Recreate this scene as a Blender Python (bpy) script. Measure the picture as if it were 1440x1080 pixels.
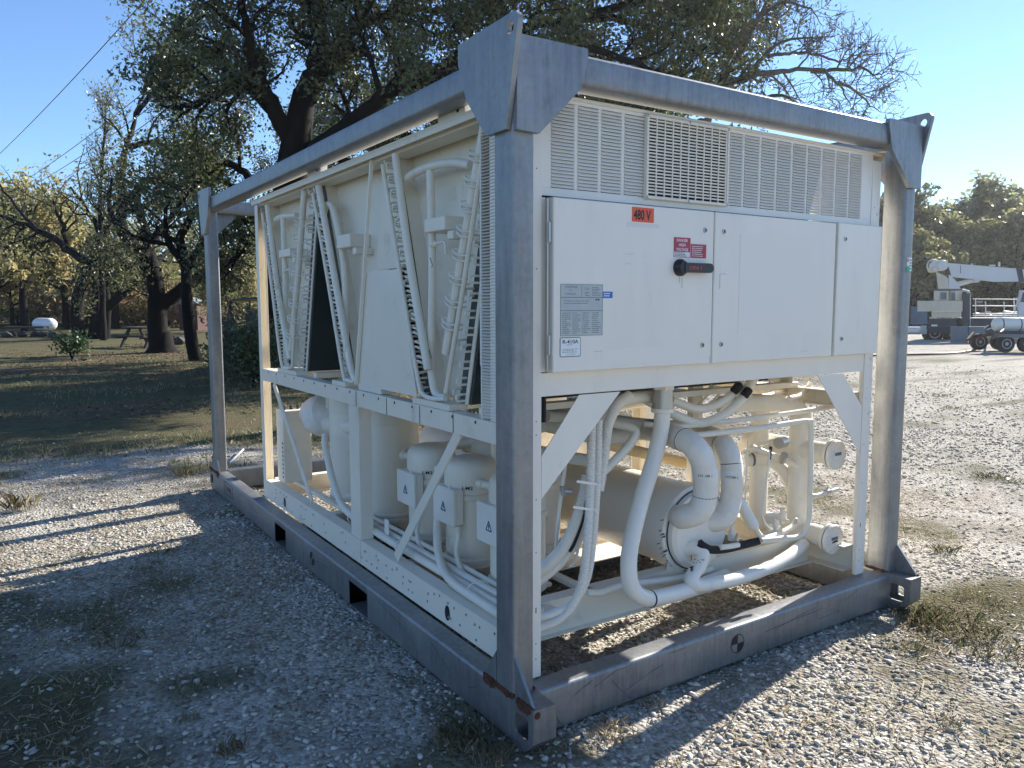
import bpy, math, random
import numpy as np
from mathutils import Vector, Matrix
random.seed(7); RNG = np.random.default_rng(11)
for o in list(bpy.data.objects): bpy.data.objects.remove(o)
SC = bpy.context.scene; COL = SC.collection
R = math.radians

# ------------------------------------------------------------------ camera, sky, sun, exposure
CAM_P = np.array([-1.4667, -2.2081, 1.5716])
CR = np.array([0.83532491, -0.54975412, -0.00164676])
CU = np.array([0.05643487, 0.08276968, 0.99496949])
CF = np.array([0.54685227, 0.83121573, -0.10016488])
FPX = 1095.11
cd = bpy.data.cameras.new('camera'); cam = bpy.data.objects.new('camera', cd); COL.objects.link(cam)
cd.sensor_width = 36; cd.lens = FPX / 1440 * 36; cd.clip_start = .05; cd.clip_end = 3000
cam.matrix_world = Matrix(((CR[0], CU[0], -CF[0], CAM_P[0]), (CR[1], CU[1], -CF[1], CAM_P[1]), (CR[2], CU[2], -CF[2], CAM_P[2]), (0, 0, 0, 1)))
SC.camera = cam
SUN_EL, SUN_AZ = 27.0, 10.0           # azimuth counted from +X towards +Y
world = bpy.data.worlds.new('World'); SC.world = world; world.use_nodes = True
wn = world.node_tree.nodes; wl = world.node_tree.links
sky = wn.new('ShaderNodeTexSky'); sky.sky_type = 'NISHITA'; sky.sun_disc = False
sky.sun_elevation = R(SUN_EL); sky.sun_rotation = R(90 - SUN_AZ)
sky.air_density = 1.0; sky.dust_density = .02; sky.ozone_density = 5.0; sky.altitude = 1500
wl.new(sky.outputs[0], wn['Background'].inputs[0]); wn['Background'].inputs[1].default_value = .093
sl = bpy.data.lights.new('sun', 'SUN'); so = bpy.data.objects.new('sun', sl); COL.objects.link(so)
sl.energy = 4.8; sl.angle = R(.53); sl.color = (1, .94, .85)
sv = Vector((math.cos(R(SUN_EL)) * math.cos(R(SUN_AZ)), math.cos(R(SUN_EL)) * math.sin(R(SUN_AZ)), math.sin(R(SUN_EL))))
so.rotation_euler = sv.to_track_quat('Z', 'Y').to_euler(); so.location = sv * 60
SC.render.engine = 'CYCLES'
SC.view_settings.view_transform = 'Standard'; SC.view_settings.look = 'None'; SC.view_settings.gamma = 1
SC.view_settings.exposure = 1.33; SC.view_settings.use_curve_mapping = False

# ------------------------------------------------------------------ measuring from the photograph (1440 x 1080)
def _ray(px, py): return CF + CR * (px - 720) / FPX + CU * (540 - py) / FPX
def on(ax, v, px, py):                # the point of a known plane seen at a photo pixel
    d = _ray(px, py); i = 'xyz'.index(ax); return CAM_P + d * ((v - CAM_P[i]) / d[i])
def far(px, py, depth): return CAM_P + _ray(px, py) * depth
def ons(ax, v, pts): return [on(ax, v, *p) for p in pts]

# ------------------------------------------------------------------ materials
MATS = {}
def mat(name, col, rough=.5, metal=0., var=.0, vscale=6., bump=0., bscale=60., spec=.5, trans=0., island=0., dirt=None, stretch=None):
    if name in MATS: return MATS[name]
    m = bpy.data.materials.new(name); m.use_nodes = True; n = m.node_tree.nodes; l = m.node_tree.links
    b = n['Principled BSDF']; b.inputs['Roughness'].default_value = rough; b.inputs['Metallic'].default_value = metal
    b.inputs['Specular IOR Level'].default_value = spec
    b.inputs['Base Color'].default_value = (*col, 1)
    tc = n.new('ShaderNodeTexCoord'); src = tc.outputs['Object']
    if stretch:
        mp = n.new('ShaderNodeMapping'); mp.inputs['Scale'].default_value = stretch; l.new(src, mp.inputs[0]); src = mp.outputs[0]
    cur = None
    def mixc(fac, a, bcol):
        mx = n.new('ShaderNodeMix'); mx.data_type = 'RGBA'
        l.new(fac, mx.inputs[0])
        if a is None: mx.inputs[6].default_value = (*col, 1)
        else: l.new(a, mx.inputs[6])
        mx.inputs[7].default_value = (*bcol, 1); return mx.outputs[2]
    if var:
        nz = n.new('ShaderNodeTexNoise'); nz.inputs['Scale'].default_value = vscale; nz.inputs['Detail'].default_value = 6; nz.inputs['Roughness'].default_value = .65
        l.new(src, nz.inputs['Vector'])
        mr = n.new('ShaderNodeMapRange'); mr.inputs[1].default_value = .3; mr.inputs[2].default_value = .7; l.new(nz.outputs['Fac'], mr.inputs[0])
        k = 1 - var
        cur = mixc(mr.outputs[0], None, tuple(c * k for c in col))
        rr = n.new('ShaderNodeMapRange'); rr.inputs[3].default_value = rough * .8; rr.inputs[4].default_value = min(1, rough * 1.25); l.new(nz.outputs['Fac'], rr.inputs[0]); l.new(rr.outputs[0], b.inputs['Roughness'])
    if dirt:
        dc, lo, hi, ds = dirt
        nz2 = n.new('ShaderNodeTexNoise'); nz2.inputs['Scale'].default_value = ds; nz2.inputs['Detail'].default_value = 9; nz2.inputs['Roughness'].default_value = .7
        l.new(src, nz2.inputs['Vector'])
        mr2 = n.new('ShaderNodeMapRange'); mr2.inputs[1].default_value = lo; mr2.inputs[2].default_value = hi; l.new(nz2.outputs['Fac'], mr2.inputs[0])
        cur = mixc(mr2.outputs[0], cur, dc)
    if island:
        gi = n.new('ShaderNodeNewGeometry'); hs = n.new('ShaderNodeHueSaturation')
        if cur is None: hs.inputs['Color'].default_value = (*col, 1)
        else: l.new(cur, hs.inputs['Color'])
        a = n.new('ShaderNodeMapRange'); a.inputs[3].default_value = 1 - island; a.inputs[4].default_value = 1 + island
        l.new(gi.outputs['Random Per Island'], a.inputs[0]); l.new(a.outputs[0], hs.inputs['Value'])
        wn_ = n.new('ShaderNodeTexWhiteNoise'); wn_.noise_dimensions = '1D'; l.new(gi.outputs['Random Per Island'], wn_.inputs['W'])
        a2 = n.new('ShaderNodeMapRange'); a2.inputs[3].default_value = .5 - .06 * island; a2.inputs[4].default_value = .5 + .06 * island
        l.new(wn_.outputs[0], a2.inputs[0]); l.new(a2.outputs[0], hs.inputs['Hue'])
        cur = hs.outputs[0]
    if cur is not None: l.new(cur, b.inputs['Base Color'])
    if bump:
        nb = n.new('ShaderNodeTexNoise'); nb.inputs['Scale'].default_value = bscale; nb.inputs['Detail'].default_value = 4; l.new(src, nb.inputs['Vector'])
        bp_ = n.new('ShaderNodeBump'); bp_.inputs['Strength'].default_value = bump; bp_.inputs['Distance'].default_value = .01
        l.new(nb.outputs['Fac'], bp_.inputs['Height']); l.new(bp_.outputs[0], b.inputs['Normal'])
    if trans:
        tr = n.new('ShaderNodeBsdfTranslucent'); ms = n.new('ShaderNodeMixShader'); ms.inputs[0].default_value = trans
        if cur is not None: l.new(cur, tr.inputs[0])
        else: tr.inputs[0].default_value = (*col, 1)
        l.new(b.outputs[0], ms.inputs[1]); l.new(tr.outputs[0], ms.inputs[2])
        l.new(ms.outputs[0], n['Material Output'].inputs[0])
    MATS[name] = m; return m

def galv_mat(name, stretch):
    # hot-dip galvanised steel: spangle cells, vertical run marks, pale chalky bloom
    m = bpy.data.materials.new(name); m.use_nodes = True; n = m.node_tree.nodes; l = m.node_tree.links
    b = n['Principled BSDF']; tc = n.new('ShaderNodeTexCoord')
    mp = n.new('ShaderNodeMapping'); mp.inputs['Scale'].default_value = stretch; l.new(tc.outputs['Object'], mp.inputs[0])
    st = n.new('ShaderNodeTexNoise'); st.inputs['Scale'].default_value = 6; st.inputs['Detail'].default_value = 8; st.inputs['Roughness'].default_value = .7; l.new(mp.outputs[0], st.inputs['Vector'])
    vo = n.new('ShaderNodeTexVoronoi'); vo.inputs['Scale'].default_value = 55; l.new(tc.outputs['Object'], vo.inputs['Vector'])
    bl = n.new('ShaderNodeTexNoise'); bl.inputs['Scale'].default_value = 2.3; bl.inputs['Detail'].default_value = 7; bl.inputs['Roughness'].default_value = .72; l.new(tc.outputs['Object'], bl.inputs['Vector'])
    r1 = n.new('ShaderNodeValToRGB'); r1.color_ramp.elements[0].position = .3; r1.color_ramp.elements[0].color = (.165, .18, .195, 1); r1.color_ramp.elements[1].position = .72; r1.color_ramp.elements[1].color = (.29, .302, .31, 1)
    l.new(st.outputs['Fac'], r1.inputs[0])
    mx = n.new('ShaderNodeMix'); mx.data_type = 'RGBA'; mr = n.new('ShaderNodeMapRange'); mr.inputs[1].default_value = .46; mr.inputs[2].default_value = .68; mr.inputs[4].default_value = .75
    l.new(bl.outputs['Fac'], mr.inputs[0]); l.new(mr.outputs[0], mx.inputs[0]); l.new(r1.outputs[0], mx.inputs[6]); mx.inputs[7].default_value = (.345, .35, .345, 1)
    mx2 = n.new('ShaderNodeMix'); mx2.data_type = 'RGBA'; mx2.blend_type = 'OVERLAY'; mx2.inputs[0].default_value = .08
    l.new(mx.outputs[2], mx2.inputs[6]); l.new(vo.outputs['Color'], mx2.inputs[7])
    hs = n.new('ShaderNodeHueSaturation'); hs.inputs['Saturation'].default_value = .5; l.new(mx2.outputs[2], hs.inputs['Color'])
    l.new(hs.outputs[0], b.inputs['Base Color']); b.inputs['Metallic'].default_value = .66
    rr = n.new('ShaderNodeMapRange'); rr.inputs[3].default_value = .32; rr.inputs[4].default_value = .62; l.new(bl.outputs['Fac'], rr.inputs[0]); l.new(rr.outputs[0], b.inputs['Roughness'])
    bp_ = n.new('ShaderNodeBump'); bp_.inputs['Strength'].default_value = .12; bp_.inputs['Distance'].default_value = .004; l.new(st.outputs['Fac'], bp_.inputs['Height']); l.new(bp_.outputs[0], b.inputs['Normal'])
    MATS[name] = m; return m
GALV_V = galv_mat('galvanised_upright', (6, 6, .5)); GALV_X = galv_mat('galvanised_cross', (9, 9, .8)); GALV_Y = galv_mat('galvanised_long', (9, 5, 1.2))
WHITE = mat('cream_paint', (.85, .775, .64), .45, var=.08, vscale=3, dirt=((.46, .40, .31), .58, .90, 6))
WHITE2 = mat('white_enamel', (.86, .81, .72), .33, var=.07, vscale=2.6, dirt=((.55, .52, .46), .60, .95, 5), stretch=(2.4, 2.4, .5))
PIPEW = mat('white_pipe', (.85, .79, .665), .42, var=.10, vscale=9, dirt=((.42, .37, .30), .60, .88, 11))
WRAP = mat('pipe_wrap', (.83, .785, .70), .5, var=.1, vscale=12, bump=.35, bscale=38)
FIN = mat('coil_fins', (.010, .030, .034), .45, var=.25, vscale=3)
BLACK = mat('black_plastic', (.016, .017, .02), .38)
TAPE = mat('black_foam', (.012, .012, .014), .8, bump=.5, bscale=90)
RUST = mat('rust', (.13, .042, .018), .9, var=.6, vscale=30, bump=.6, bscale=120, dirt=((.05, .018, .012), .5, .62, 40))
RED = mat('red_print', (.42, .028, .06), .4); ORANGE = mat('orange_sticker', (.80, .105, .04), .5); BLUE = mat('blue_sticker', (.02, .16, .5), .4)
PAPER = mat('sticker_white', (.78, .8, .8), .45); SILVER = mat('foil_plate', (.46, .50, .50), .42, .25, var=.1, vscale=40)
INK = mat('ink', (.012, .012, .014), .5); INKG = mat('grey_ink', (.12, .14, .15), .5); WINK = mat('white_ink', (.8, .78, .78), .5); REDINK = mat('red_ink', (.55, .06, .04), .5)
STEEL = mat('zinc_bolt', (.5, .5, .48), .35, .8); DARKM = mat('dark_gap', (.02, .021, .023), .6)
TAN = mat('tan_insulation', (.62, .48, .27), .7, var=.2, vscale=14, bump=.3, bscale=60); GREEN = mat('green_dot', (.03, .42, .22), .5)
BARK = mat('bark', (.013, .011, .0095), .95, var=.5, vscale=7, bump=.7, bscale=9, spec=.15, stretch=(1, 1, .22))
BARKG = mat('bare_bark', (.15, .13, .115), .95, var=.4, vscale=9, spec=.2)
OAK = mat('oak_leaf', (.098, .118, .052), .36, trans=.38, island=.45, spec=.5)
OAK2 = mat('oak_leaf_dusty', (.14, .148, .068), .40, trans=.42, island=.45)
YEL = mat('yellow_leaf', (.37, .325, .145), .6, trans=.5, island=.4); BRN = mat('russet_leaf', (.36, .25, .14), .6, trans=.5, island=.45)
OLV = mat('olive_leaf', (.24, .235, .10), .5, trans=.48, island=.4); GRN = mat('green_leaf', (.06, .105, .035), .5, trans=.3, island=.4)
GRASS = mat('grass_blade', (.115, .135, .05), .6, trans=.3, island=.5); DRY = mat('dry_grass', (.33, .27, .16), .7, trans=.25, island=.4)
STONE = mat('limestone_gravel', (.51, .47, .40), .9, var=.3, vscale=40, island=.42, spec=.2)
LITTER = mat('leaf_litter', (.17, .105, .06), .8, island=.5); WOOD = mat('old_wood', (.075, .055, .042), .85, var=.5, vscale=12, stretch=(1, 8, 8))
CREAM = mat('crane_cream', (.68, .60, .45), .55, var=.15, vscale=2, dirt=((.3, .2, .1), .62, .8, 3)); CRW = mat('crane_white', (.66, .66, .64), .5, var=.08, vscale=1.2, dirt=((.4, .35, .28), .64, .85, 2))
TYRE = mat('tyre', (.022, .022, .023), .85); RIM = mat('rim', (.42, .43, .43), .4, .4); GBOX = mat('grey_box', (.16, .19, .2), .6, var=.2, vscale=2)
DARKTR = mat('dark_chassis', (.035, .038, .045), .6); TANKW = mat('tank_plastic', (.76, .78, .72), .45, var=.05, vscale=2); HOSE = mat('hose', (.16, .08, .05), .6)
CONE = mat('safety_orange', (.75, .11, .04), .5); SHED = mat('red_board', (.075, .024, .018), .8, var=.3, vscale=6); GLASS = mat('dark_glass', (.04, .05, .06), .1)
FENCE = mat('fence_sheet', (.16, .22, .27), .6, var=.2, vscale=1); WIRE = mat('wire', (.03, .03, .035), .6)

# ------------------------------------------------------------------ mesh building
ORG = {}
class MB:
    def __init__(s): s.V = []; s.F = []
    def add(s, V, F):
        o = len(s.V); s.V += [tuple(map(float, v)) for v in V]; s.F += [tuple(i + o for i in f) for f in F]; return s
    def hexa(s, P): return s.add(P, [(0, 3, 2, 1), (4, 5, 6, 7), (0, 1, 5, 4), (1, 2, 6, 5), (2, 3, 7, 6), (3, 0, 4, 7)])
    def box(s, x0, x1, y0, y1, z0, z1, b=0.):
        if x0 > x1: x0, x1 = x1, x0
        if y0 > y1: y0, y1 = y1, y0
        if z0 > z1: z0, z1 = z1, z0
        if b <= 0: return s.hexa([(x0, y0, z0), (x1, y0, z0), (x1, y1, z0), (x0, y1, z0), (x0, y0, z1), (x1, y0, z1), (x1, y1, z1), (x0, y1, z1)])
        b = min(b, (x1 - x0) * .45, (y1 - y0) * .45, (z1 - z0) * .45)
        # chamfered box: for each corner three vertices
        V = []; I = {}
        for i, x in ((0, x0), (1, x1)):
            for j, y in ((0, y0), (1, y1)):
                for k, z in ((0, z0), (1, z1)):
                    sx = b if i == 0 else -b; sy = b if j == 0 else -b; sz = b if k == 0 else -b
                    I[i, j, k] = len(V); V += [(x, y + sy, z + sz), (x + sx, y, z + sz), (x + sx, y + sy, z)]
        F = []
        def q(*a): F.append(a)
        for i in (0, 1):
            a, b_, c, d = [I[i, j, k] for j, k in ((0, 0), (1, 0), (1, 1), (0, 1))]; q(*((a, d, c, b_) if i == 0 else (a, b_, c, d)))
        for j in (0, 1):
            a, b_, c, d = [I[i, j, k] + 1 for i, k in ((0, 0), (1, 0), (1, 1), (0, 1))]; q(*((a, b_, c, d) if j == 0 else (a, d, c, b_)))
        for k in (0, 1):
            a, b_, c, d = [I[i, j, k] + 2 for i, j in ((0, 0), (1, 0), (1, 1), (0, 1))]; q(*((a, d, c, b_) if k == 0 else (a, b_, c, d)))
        for i in (0, 1):
            for j in (0, 1): a, c = I[i, j, 0], I[i, j, 1]; q(*((a, a + 1, c + 1, c) if (i + j) % 2 == 0 else (a, c, c + 1, a + 1)))
        for i in (0, 1):
            for k in (0, 1): a, c = I[i, 0, k], I[i, 1, k]; q(*((a, c, c + 2, a + 2) if (i + k) % 2 == 0 else (a, a + 2, c + 2, c)))
        for j in (0, 1):
            for k in (0, 1): a, c = I[0, j, k] + 1, I[1, j, k] + 1; q(*((a, a + 1, c + 1, c) if (j + k) % 2 == 0 else (a, c, c + 1, a + 1)))
        for (i, j, k), a in I.items(): q(*((a, a + 1, a + 2) if (i + j + k) % 2 else (a, a + 2, a + 1)))
        return s.add(V, F)
    def bar(s, p0, p1, w, t, up=(0, 0, 1)):                  # rectangular bar between two points; w across, t along 'up'
        p0 = np.array(p0, float); p1 = np.array(p1, float); d = p1 - p0; d /= np.linalg.norm(d); u = np.array(up, float)
        a = np.cross(d, u); a /= np.linalg.norm(a) + 1e-9; c = np.cross(a, d)
        P = [p + a * sx * w / 2 + c * sz * t / 2 for p in (p0, p1) for sx, sz in ((-1, -1), (1, -1), (1, 1), (-1, 1))]
        return s.add(P, [(0, 1, 2, 3), (7, 6, 5, 4), (0, 4, 5, 1), (1, 5, 6, 2), (2, 6, 7, 3), (3, 7, 4, 0)])
    def rhs(s, ax, a0, a1, u0, u1, v0, v1, r, seg=4, cut0=None, cut1=None):      # rounded rectangular tube along x, y or z
        prof = []
        for cx, cy, st in ((u1 - r, v1 - r, 0), (u0 + r, v1 - r, 90), (u0 + r, v0 + r, 180), (u1 - r, v0 + r, 270)):
            for k in range(seg + 1): t = R(st + 90 * k / seg); prof.append((cx + r * math.cos(t), cy + r * math.sin(t)))
        n = len(prof); V = []
        for a, cut in ((a0, cut0), (a1, cut1)):
            for u, v in prof:
                aa = a + (cut(u, v) if cut else 0)
                V.append({'x': (aa, u, v), 'y': (u, aa, v), 'z': (u, v, aa)}[ax])
        F = [(i, (i + 1) % n, n + (i + 1) % n, n + i) for i in range(n)] + [tuple(range(n))[::-1], tuple(range(n, 2 * n))]
        return s.add(V, F)
    def tube(s, pts, r, seg=10, cap=True, rib=None):
        P = np.array(pts, float); n = len(P); rr = np.full(n, r) if np.isscalar(r) else np.array(r, float)
        T = np.gradient(P, axis=0); T /= np.linalg.norm(T, axis=1)[:, None] + 1e-9
        u = np.cross(T[0], (0, 0, 1.)) if abs(T[0][2]) < .95 else np.cross(T[0], (1., 0, 0)); u /= np.linalg.norm(u)
        an = np.arange(seg) * 2 * math.pi / seg; V = []
        for i in range(n):
            u = u - T[i] * (u @ T[i]); u /= np.linalg.norm(u) + 1e-9; w = np.cross(T[i], u)
            V.append(P[i] + rr[i] * (np.cos(an)[:, None] * u + np.sin(an)[:, None] * w))
        V = np.concatenate(V); F = []
        for i in range(n - 1):
            for k in range(seg): a = i * seg + k; b = i * seg + (k + 1) % seg; F.append((a, b, b + seg, a + seg))
        if cap: F += [tuple(range(seg))[::-1], tuple(range((n - 1) * seg, n * seg))]
        return s.add(V, F)
    def lathe(s, c, prof, seg=28, axis=(0, 0, 1)):           # profile of (radius, height) about an axis through c
        ax = np.array(axis, float); ax /= np.linalg.norm(ax); u = np.cross(ax, (0, 0, 1.)) if abs(ax[2]) < .9 else np.array([1., 0, 0]); u /= np.linalg.norm(u); w = np.cross(ax, u)
        c = np.array(c, float); V = []; n = len(prof)
        for r, h in prof:
            for k in range(seg): t = 2 * math.pi * k / seg; V.append(c + ax * h + r * (math.cos(t) * u + math.sin(t) * w))
        F = [(i * seg + k, i * seg + (k + 1) % seg, (i + 1) * seg + (k + 1) % seg, (i + 1) * seg + k) for i in range(n - 1) for k in range(seg)]
        F += [tuple(range(seg))[::-1], tuple(range((n - 1) * seg, n * seg))]
        return s.add(V, F)
    def cyl(s, p0, p1, r, seg=16):
        p0 = np.array(p0, float); p1 = np.array(p1, float); return s.lathe(p0, [(r, 0), (r, float(np.linalg.norm(p1 - p0)))], seg, p1 - p0)
    def prism(s, poly, off):                                  # polygon (3D points) thickened by the vector off
        n = len(poly); off = np.array(off, float); V = [np.array(p, float) for p in poly]; V += [p + off for p in V]
        return s.add(V, [tuple(range(n))[::-1], tuple(range(n, 2 * n))] + [(i, (i + 1) % n, n + (i + 1) % n, n + i) for i in range(n)])
    def ring_plate(s, outer, hole, off):                      # plate with one hole (same vertex count each)
        n = len(outer); off = np.array(off, float); O = [np.array(p, float) for p in outer]; H = [np.array(p, float) for p in hole]
        V = O + H + [p + off for p in O] + [p + off for p in H]; F = []
        for i in range(n):
            j = (i + 1) % n
            F += [(i, n + i, n + j, j), (2 * n + i, 2 * n + j, 3 * n + j, 3 * n + i), (i, j, 2 * n + j, 2 * n + i), (n + i, 3 * n + i, 3 * n + j, n + j)]
        return s.add(V, F)
    def build(s, name, m, parent=None, org=None, smooth=35, fix=True):
        o_ = np.array(ORG[parent.name] if parent else (org if org is not None else (0, 0, 0)), float)
        me = bpy.data.meshes.new(name); me.from_pydata([tuple(np.array(v) - o_) for v in s.V], [], s.F)
        if fix:
            import bmesh
            bm = bmesh.new(); bm.from_mesh(me); bmesh.ops.recalc_face_normals(bm, faces=bm.faces); bm.to_mesh(me); bm.free()
        if smooth: me.shade_smooth(); me.set_sharp_from_angle(angle=R(smooth))
        me.materials.append(m); o = bpy.data.objects.new(name, me); COL.objects.link(o)
        if parent: o.parent = parent
        else: o.location = o_
        ORG[o.name] = tuple(o_); return o
def meshobj(name, V, F, m, parent=None, loc=(0, 0, 0), k=None, smooth=False):            # fast path: numpy arrays, k vertices a face
    me = bpy.data.meshes.new(name); V = np.asarray(V, np.float32); F = np.asarray(F, np.int32)
    me.vertices.add(len(V)); me.vertices.foreach_set('co', V.ravel()); k = F.shape[1]
    me.loops.add(F.size); me.loops.foreach_set('vertex_index', F.ravel()); me.polygons.add(len(F))
    me.polygons.foreach_set('loop_start', np.arange(0, F.size, k, dtype=np.int32)); me.update(calc_edges=True)
    if smooth: me.shade_smooth()
    me.materials.append(m); o = bpy.data.objects.new(name, me); COL.objects.link(o); o.location = loc
    if parent: o.parent = parent; ORG[o.name] = ORG[parent.name]
    else: ORG[o.name] = tuple(loc)
    return o
def tag(o, label=None, cat=None, group=None, kind=None):
    if label: o['label'] = label
    if cat: o['category'] = cat
    if group: o['group'] = group
    if kind: o['kind'] = kind
    return o
def thing(name, label, cat, loc=(0, 0, 0), group=None, rz=0):
    o = bpy.data.objects.new(name, None); COL.objects.link(o); o.location = loc; o.empty_display_size = .2; o.rotation_euler = (0, 0, rz); ORG[o.name] = tuple(map(float, loc)); return tag(o, label, cat, group)
def piece(name, src, parent, pos):                            # another piece with the mesh of src, moved to pos (relative to src)
    o = bpy.data.objects.new(name, src.data); COL.objects.link(o); o.parent = parent; o.location = pos; ORG[o.name] = ORG[parent.name]; return o
def copy_tree(o, parent=None):
    c = o.copy(); COL.objects.link(c); c.parent = parent
    for ch in o.children: copy_tree(ch, c)
    return c
def cat_rom(pts, n=8):
    P = [np.array(p, float) for p in pts]; P = [2 * P[0] - P[1]] + P + [2 * P[-1] - P[-2]]; out = []
    for i in range(1, len(P) - 2):
        a, b, c, d = P[i - 1:i + 3]
        for k in range(n):
            t = k / n; out.append(.5 * (2 * b + (c - a) * t + (2 * a - 5 * b + 4 * c - d) * t * t + (3 * b - a - 3 * c + d) * t ** 3))
    out.append(P[-2]); return np.array(out)
def fillet(pts, rad, n=6):
    P = [np.array(p, float) for p in pts]; out = [P[0]]
    for a, b, c in zip(P, P[1:], P[2:]):
        d1 = a - b; d2 = c - b; l1 = np.linalg.norm(d1); l2 = np.linalg.norm(d2); r = min(rad, l1 * .48, l2 * .48)
        s_, e = b + d1 / l1 * r, b + d2 / l2 * r
        for k in range(n + 1): t = k / n; out.append((1 - t) ** 2 * s_ + 2 * t * (1 - t) * b + t * t * e)
    out.append(P[-1]); return np.array(out)
def resample(P, step):
    P = np.array(P); d = np.r_[0, np.cumsum(np.linalg.norm(np.diff(P, axis=0), axis=1))]; n = max(2, int(d[-1] / step)); t = np.linspace(0, d[-1], n)
    return np.stack([np.interp(t, d, P[:, i]) for i in range(3)], 1)
def text(name, s, c, right, up, h, m, parent, width=None, bold=0., align='CENTER'):      # flat lettering, 0.6 mm proud of the surface it stands on
    cu = bpy.data.curves.new(name, 'FONT'); cu.body = s; cu.size = 1; cu.align_x = align; cu.align_y = 'CENTER'; cu.offset = bold; cu.extrude = .0; cu.resolution_u = 2
    tmp = bpy.data.objects.new(name + '_curve', cu); COL.objects.link(tmp); bpy.context.view_layer.update()
    me0 = bpy.data.meshes.new_from_object(tmp.evaluated_get(bpy.context.evaluated_depsgraph_get())); bpy.data.objects.remove(tmp); bpy.data.curves.remove(cu)
    co = np.array([v.co[:] for v in me0.vertices]); F = [tuple(p.vertices) for p in me0.polygons]; bpy.data.meshes.remove(me0)
    co = co[:, :2]; ymin, ymax = co[:, 1].min(), co[:, 1].max(); k = h / (ymax - ymin); kx = k if width is None else width / (co[:, 0].max() - co[:, 0].min())
    co[:, 1] -= (ymin + ymax) / 2
    if align == 'CENTER': co[:, 0] -= (co[:, 0].max() + co[:, 0].min()) / 2
    right = np.array(right, float); up = np.array(up, float)
    V = np.array(c, float) + co[:, :1] * kx * right + co[:, 1:] * k * up
    b = MB(); b.V = [tuple(v) for v in V]; b.F = F; return b.build(name, m, parent, smooth=0, fix=False)
# ------------------------------------------------------------------ ground
def vnoise(x, y, s, seed):                                    # smooth value noise on arrays
    r = np.random.default_rng(seed).random((256, 256)); x = x / s + 1000; y = y / s + 1000
    xi = np.floor(x).astype(int); yi = np.floor(y).astype(int); fx = x - xi; fy = y - yi; fx = fx * fx * (3 - 2 * fx); fy = fy * fy * (3 - 2 * fy)
    g = lambda a, b: r[a % 256, b % 256]
    return (g(xi, yi) * (1 - fx) + g(xi + 1, yi) * fx) * (1 - fy) + (g(xi, yi + 1) * (1 - fx) + g(xi + 1, yi + 1) * fx) * fy
def fbm(x, y, s, seed): return (vnoise(x, y, s, seed) + .5 * vnoise(x, y, s / 2.1, seed + 1) + .25 * vnoise(x, y, s / 4.3, seed + 2)) / 1.75
def sstep(a, b, v): t = np.clip((v - a) / (b - a), 0, 1); return t * t * (3 - 2 * t)
def grass_mask(x, y):
    n = fbm(x, y, 1.3, 3) - .5; n2 = fbm(x, y, .35, 9) - .5
    edge = 7.0 - .4 * np.clip(x, -3, 6) + 2.2 * n + .7 * n2           # the lawn beyond the lot, behind the skid
    edge = edge + np.clip(x - 5.5, 0, 200) * 2.3
    back = sstep(-.6, .7, y - edge)
    left = sstep(-.15, .35, (-1.36 - .12 * (y - 1.2) ** 2 * .3 - x) + 1.1 * n + .5 * n2) * (1 - sstep(2.6, 3.4, y + 2 * n))
    left2 = sstep(.05, .35, (-1.45 - x) + .8 * n) * (y > 3) * .6
    rc = np.exp(-(((x - 2.75) / .62) ** 2 + ((y + .28) / .3) ** 2)); right = sstep(.35, .8, rc + .9 * n + .8 * n2)
    speck = sstep(.60, .75, fbm(x, y, .8, 21) + .10 * n2) * .8
    under = sstep(.60, .74, fbm(x, y, .55, 31)) * .4
    return np.clip(np.maximum.reduce([back, left, left2, right, speck, under * (y < 6)]), 0, 1)
def height(x, y):
    d = np.hypot(x - 1.2, y - 2.3)
    return sstep(6, 30, d) * .10 * (fbm(x, y, 9, 40) - .5) + .012 * (fbm(x, y, .5, 41) - .5) * (d < 40) - .012
def axis_pts(lo, hi, step, reach):
    c = np.arange(lo, hi, step); out = []; s = step; v = hi
    while v < reach: out.append(v); s *= 1.13; v += s
    out.append(reach); left = []; s = step; v = lo - step
    while v > -reach: left.append(v); s *= 1.13; v -= s
    return np.r_[-reach, np.array(left)[::-1], c, np.array(out)]
gx = axis_pts(-2.6, 5.5, .06, 450); gy = axis_pts(-1.6, 8.5, .06, 450)
X, Y = np.meshgrid(gx, gy, indexing='ij'); nx, ny = X.shape
gV = np.stack([X.ravel(), Y.ravel(), height(X, Y).ravel()], 1)
ii = (np.arange(nx - 1)[:, None] * ny + np.arange(ny - 1)[None]).ravel()
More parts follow.
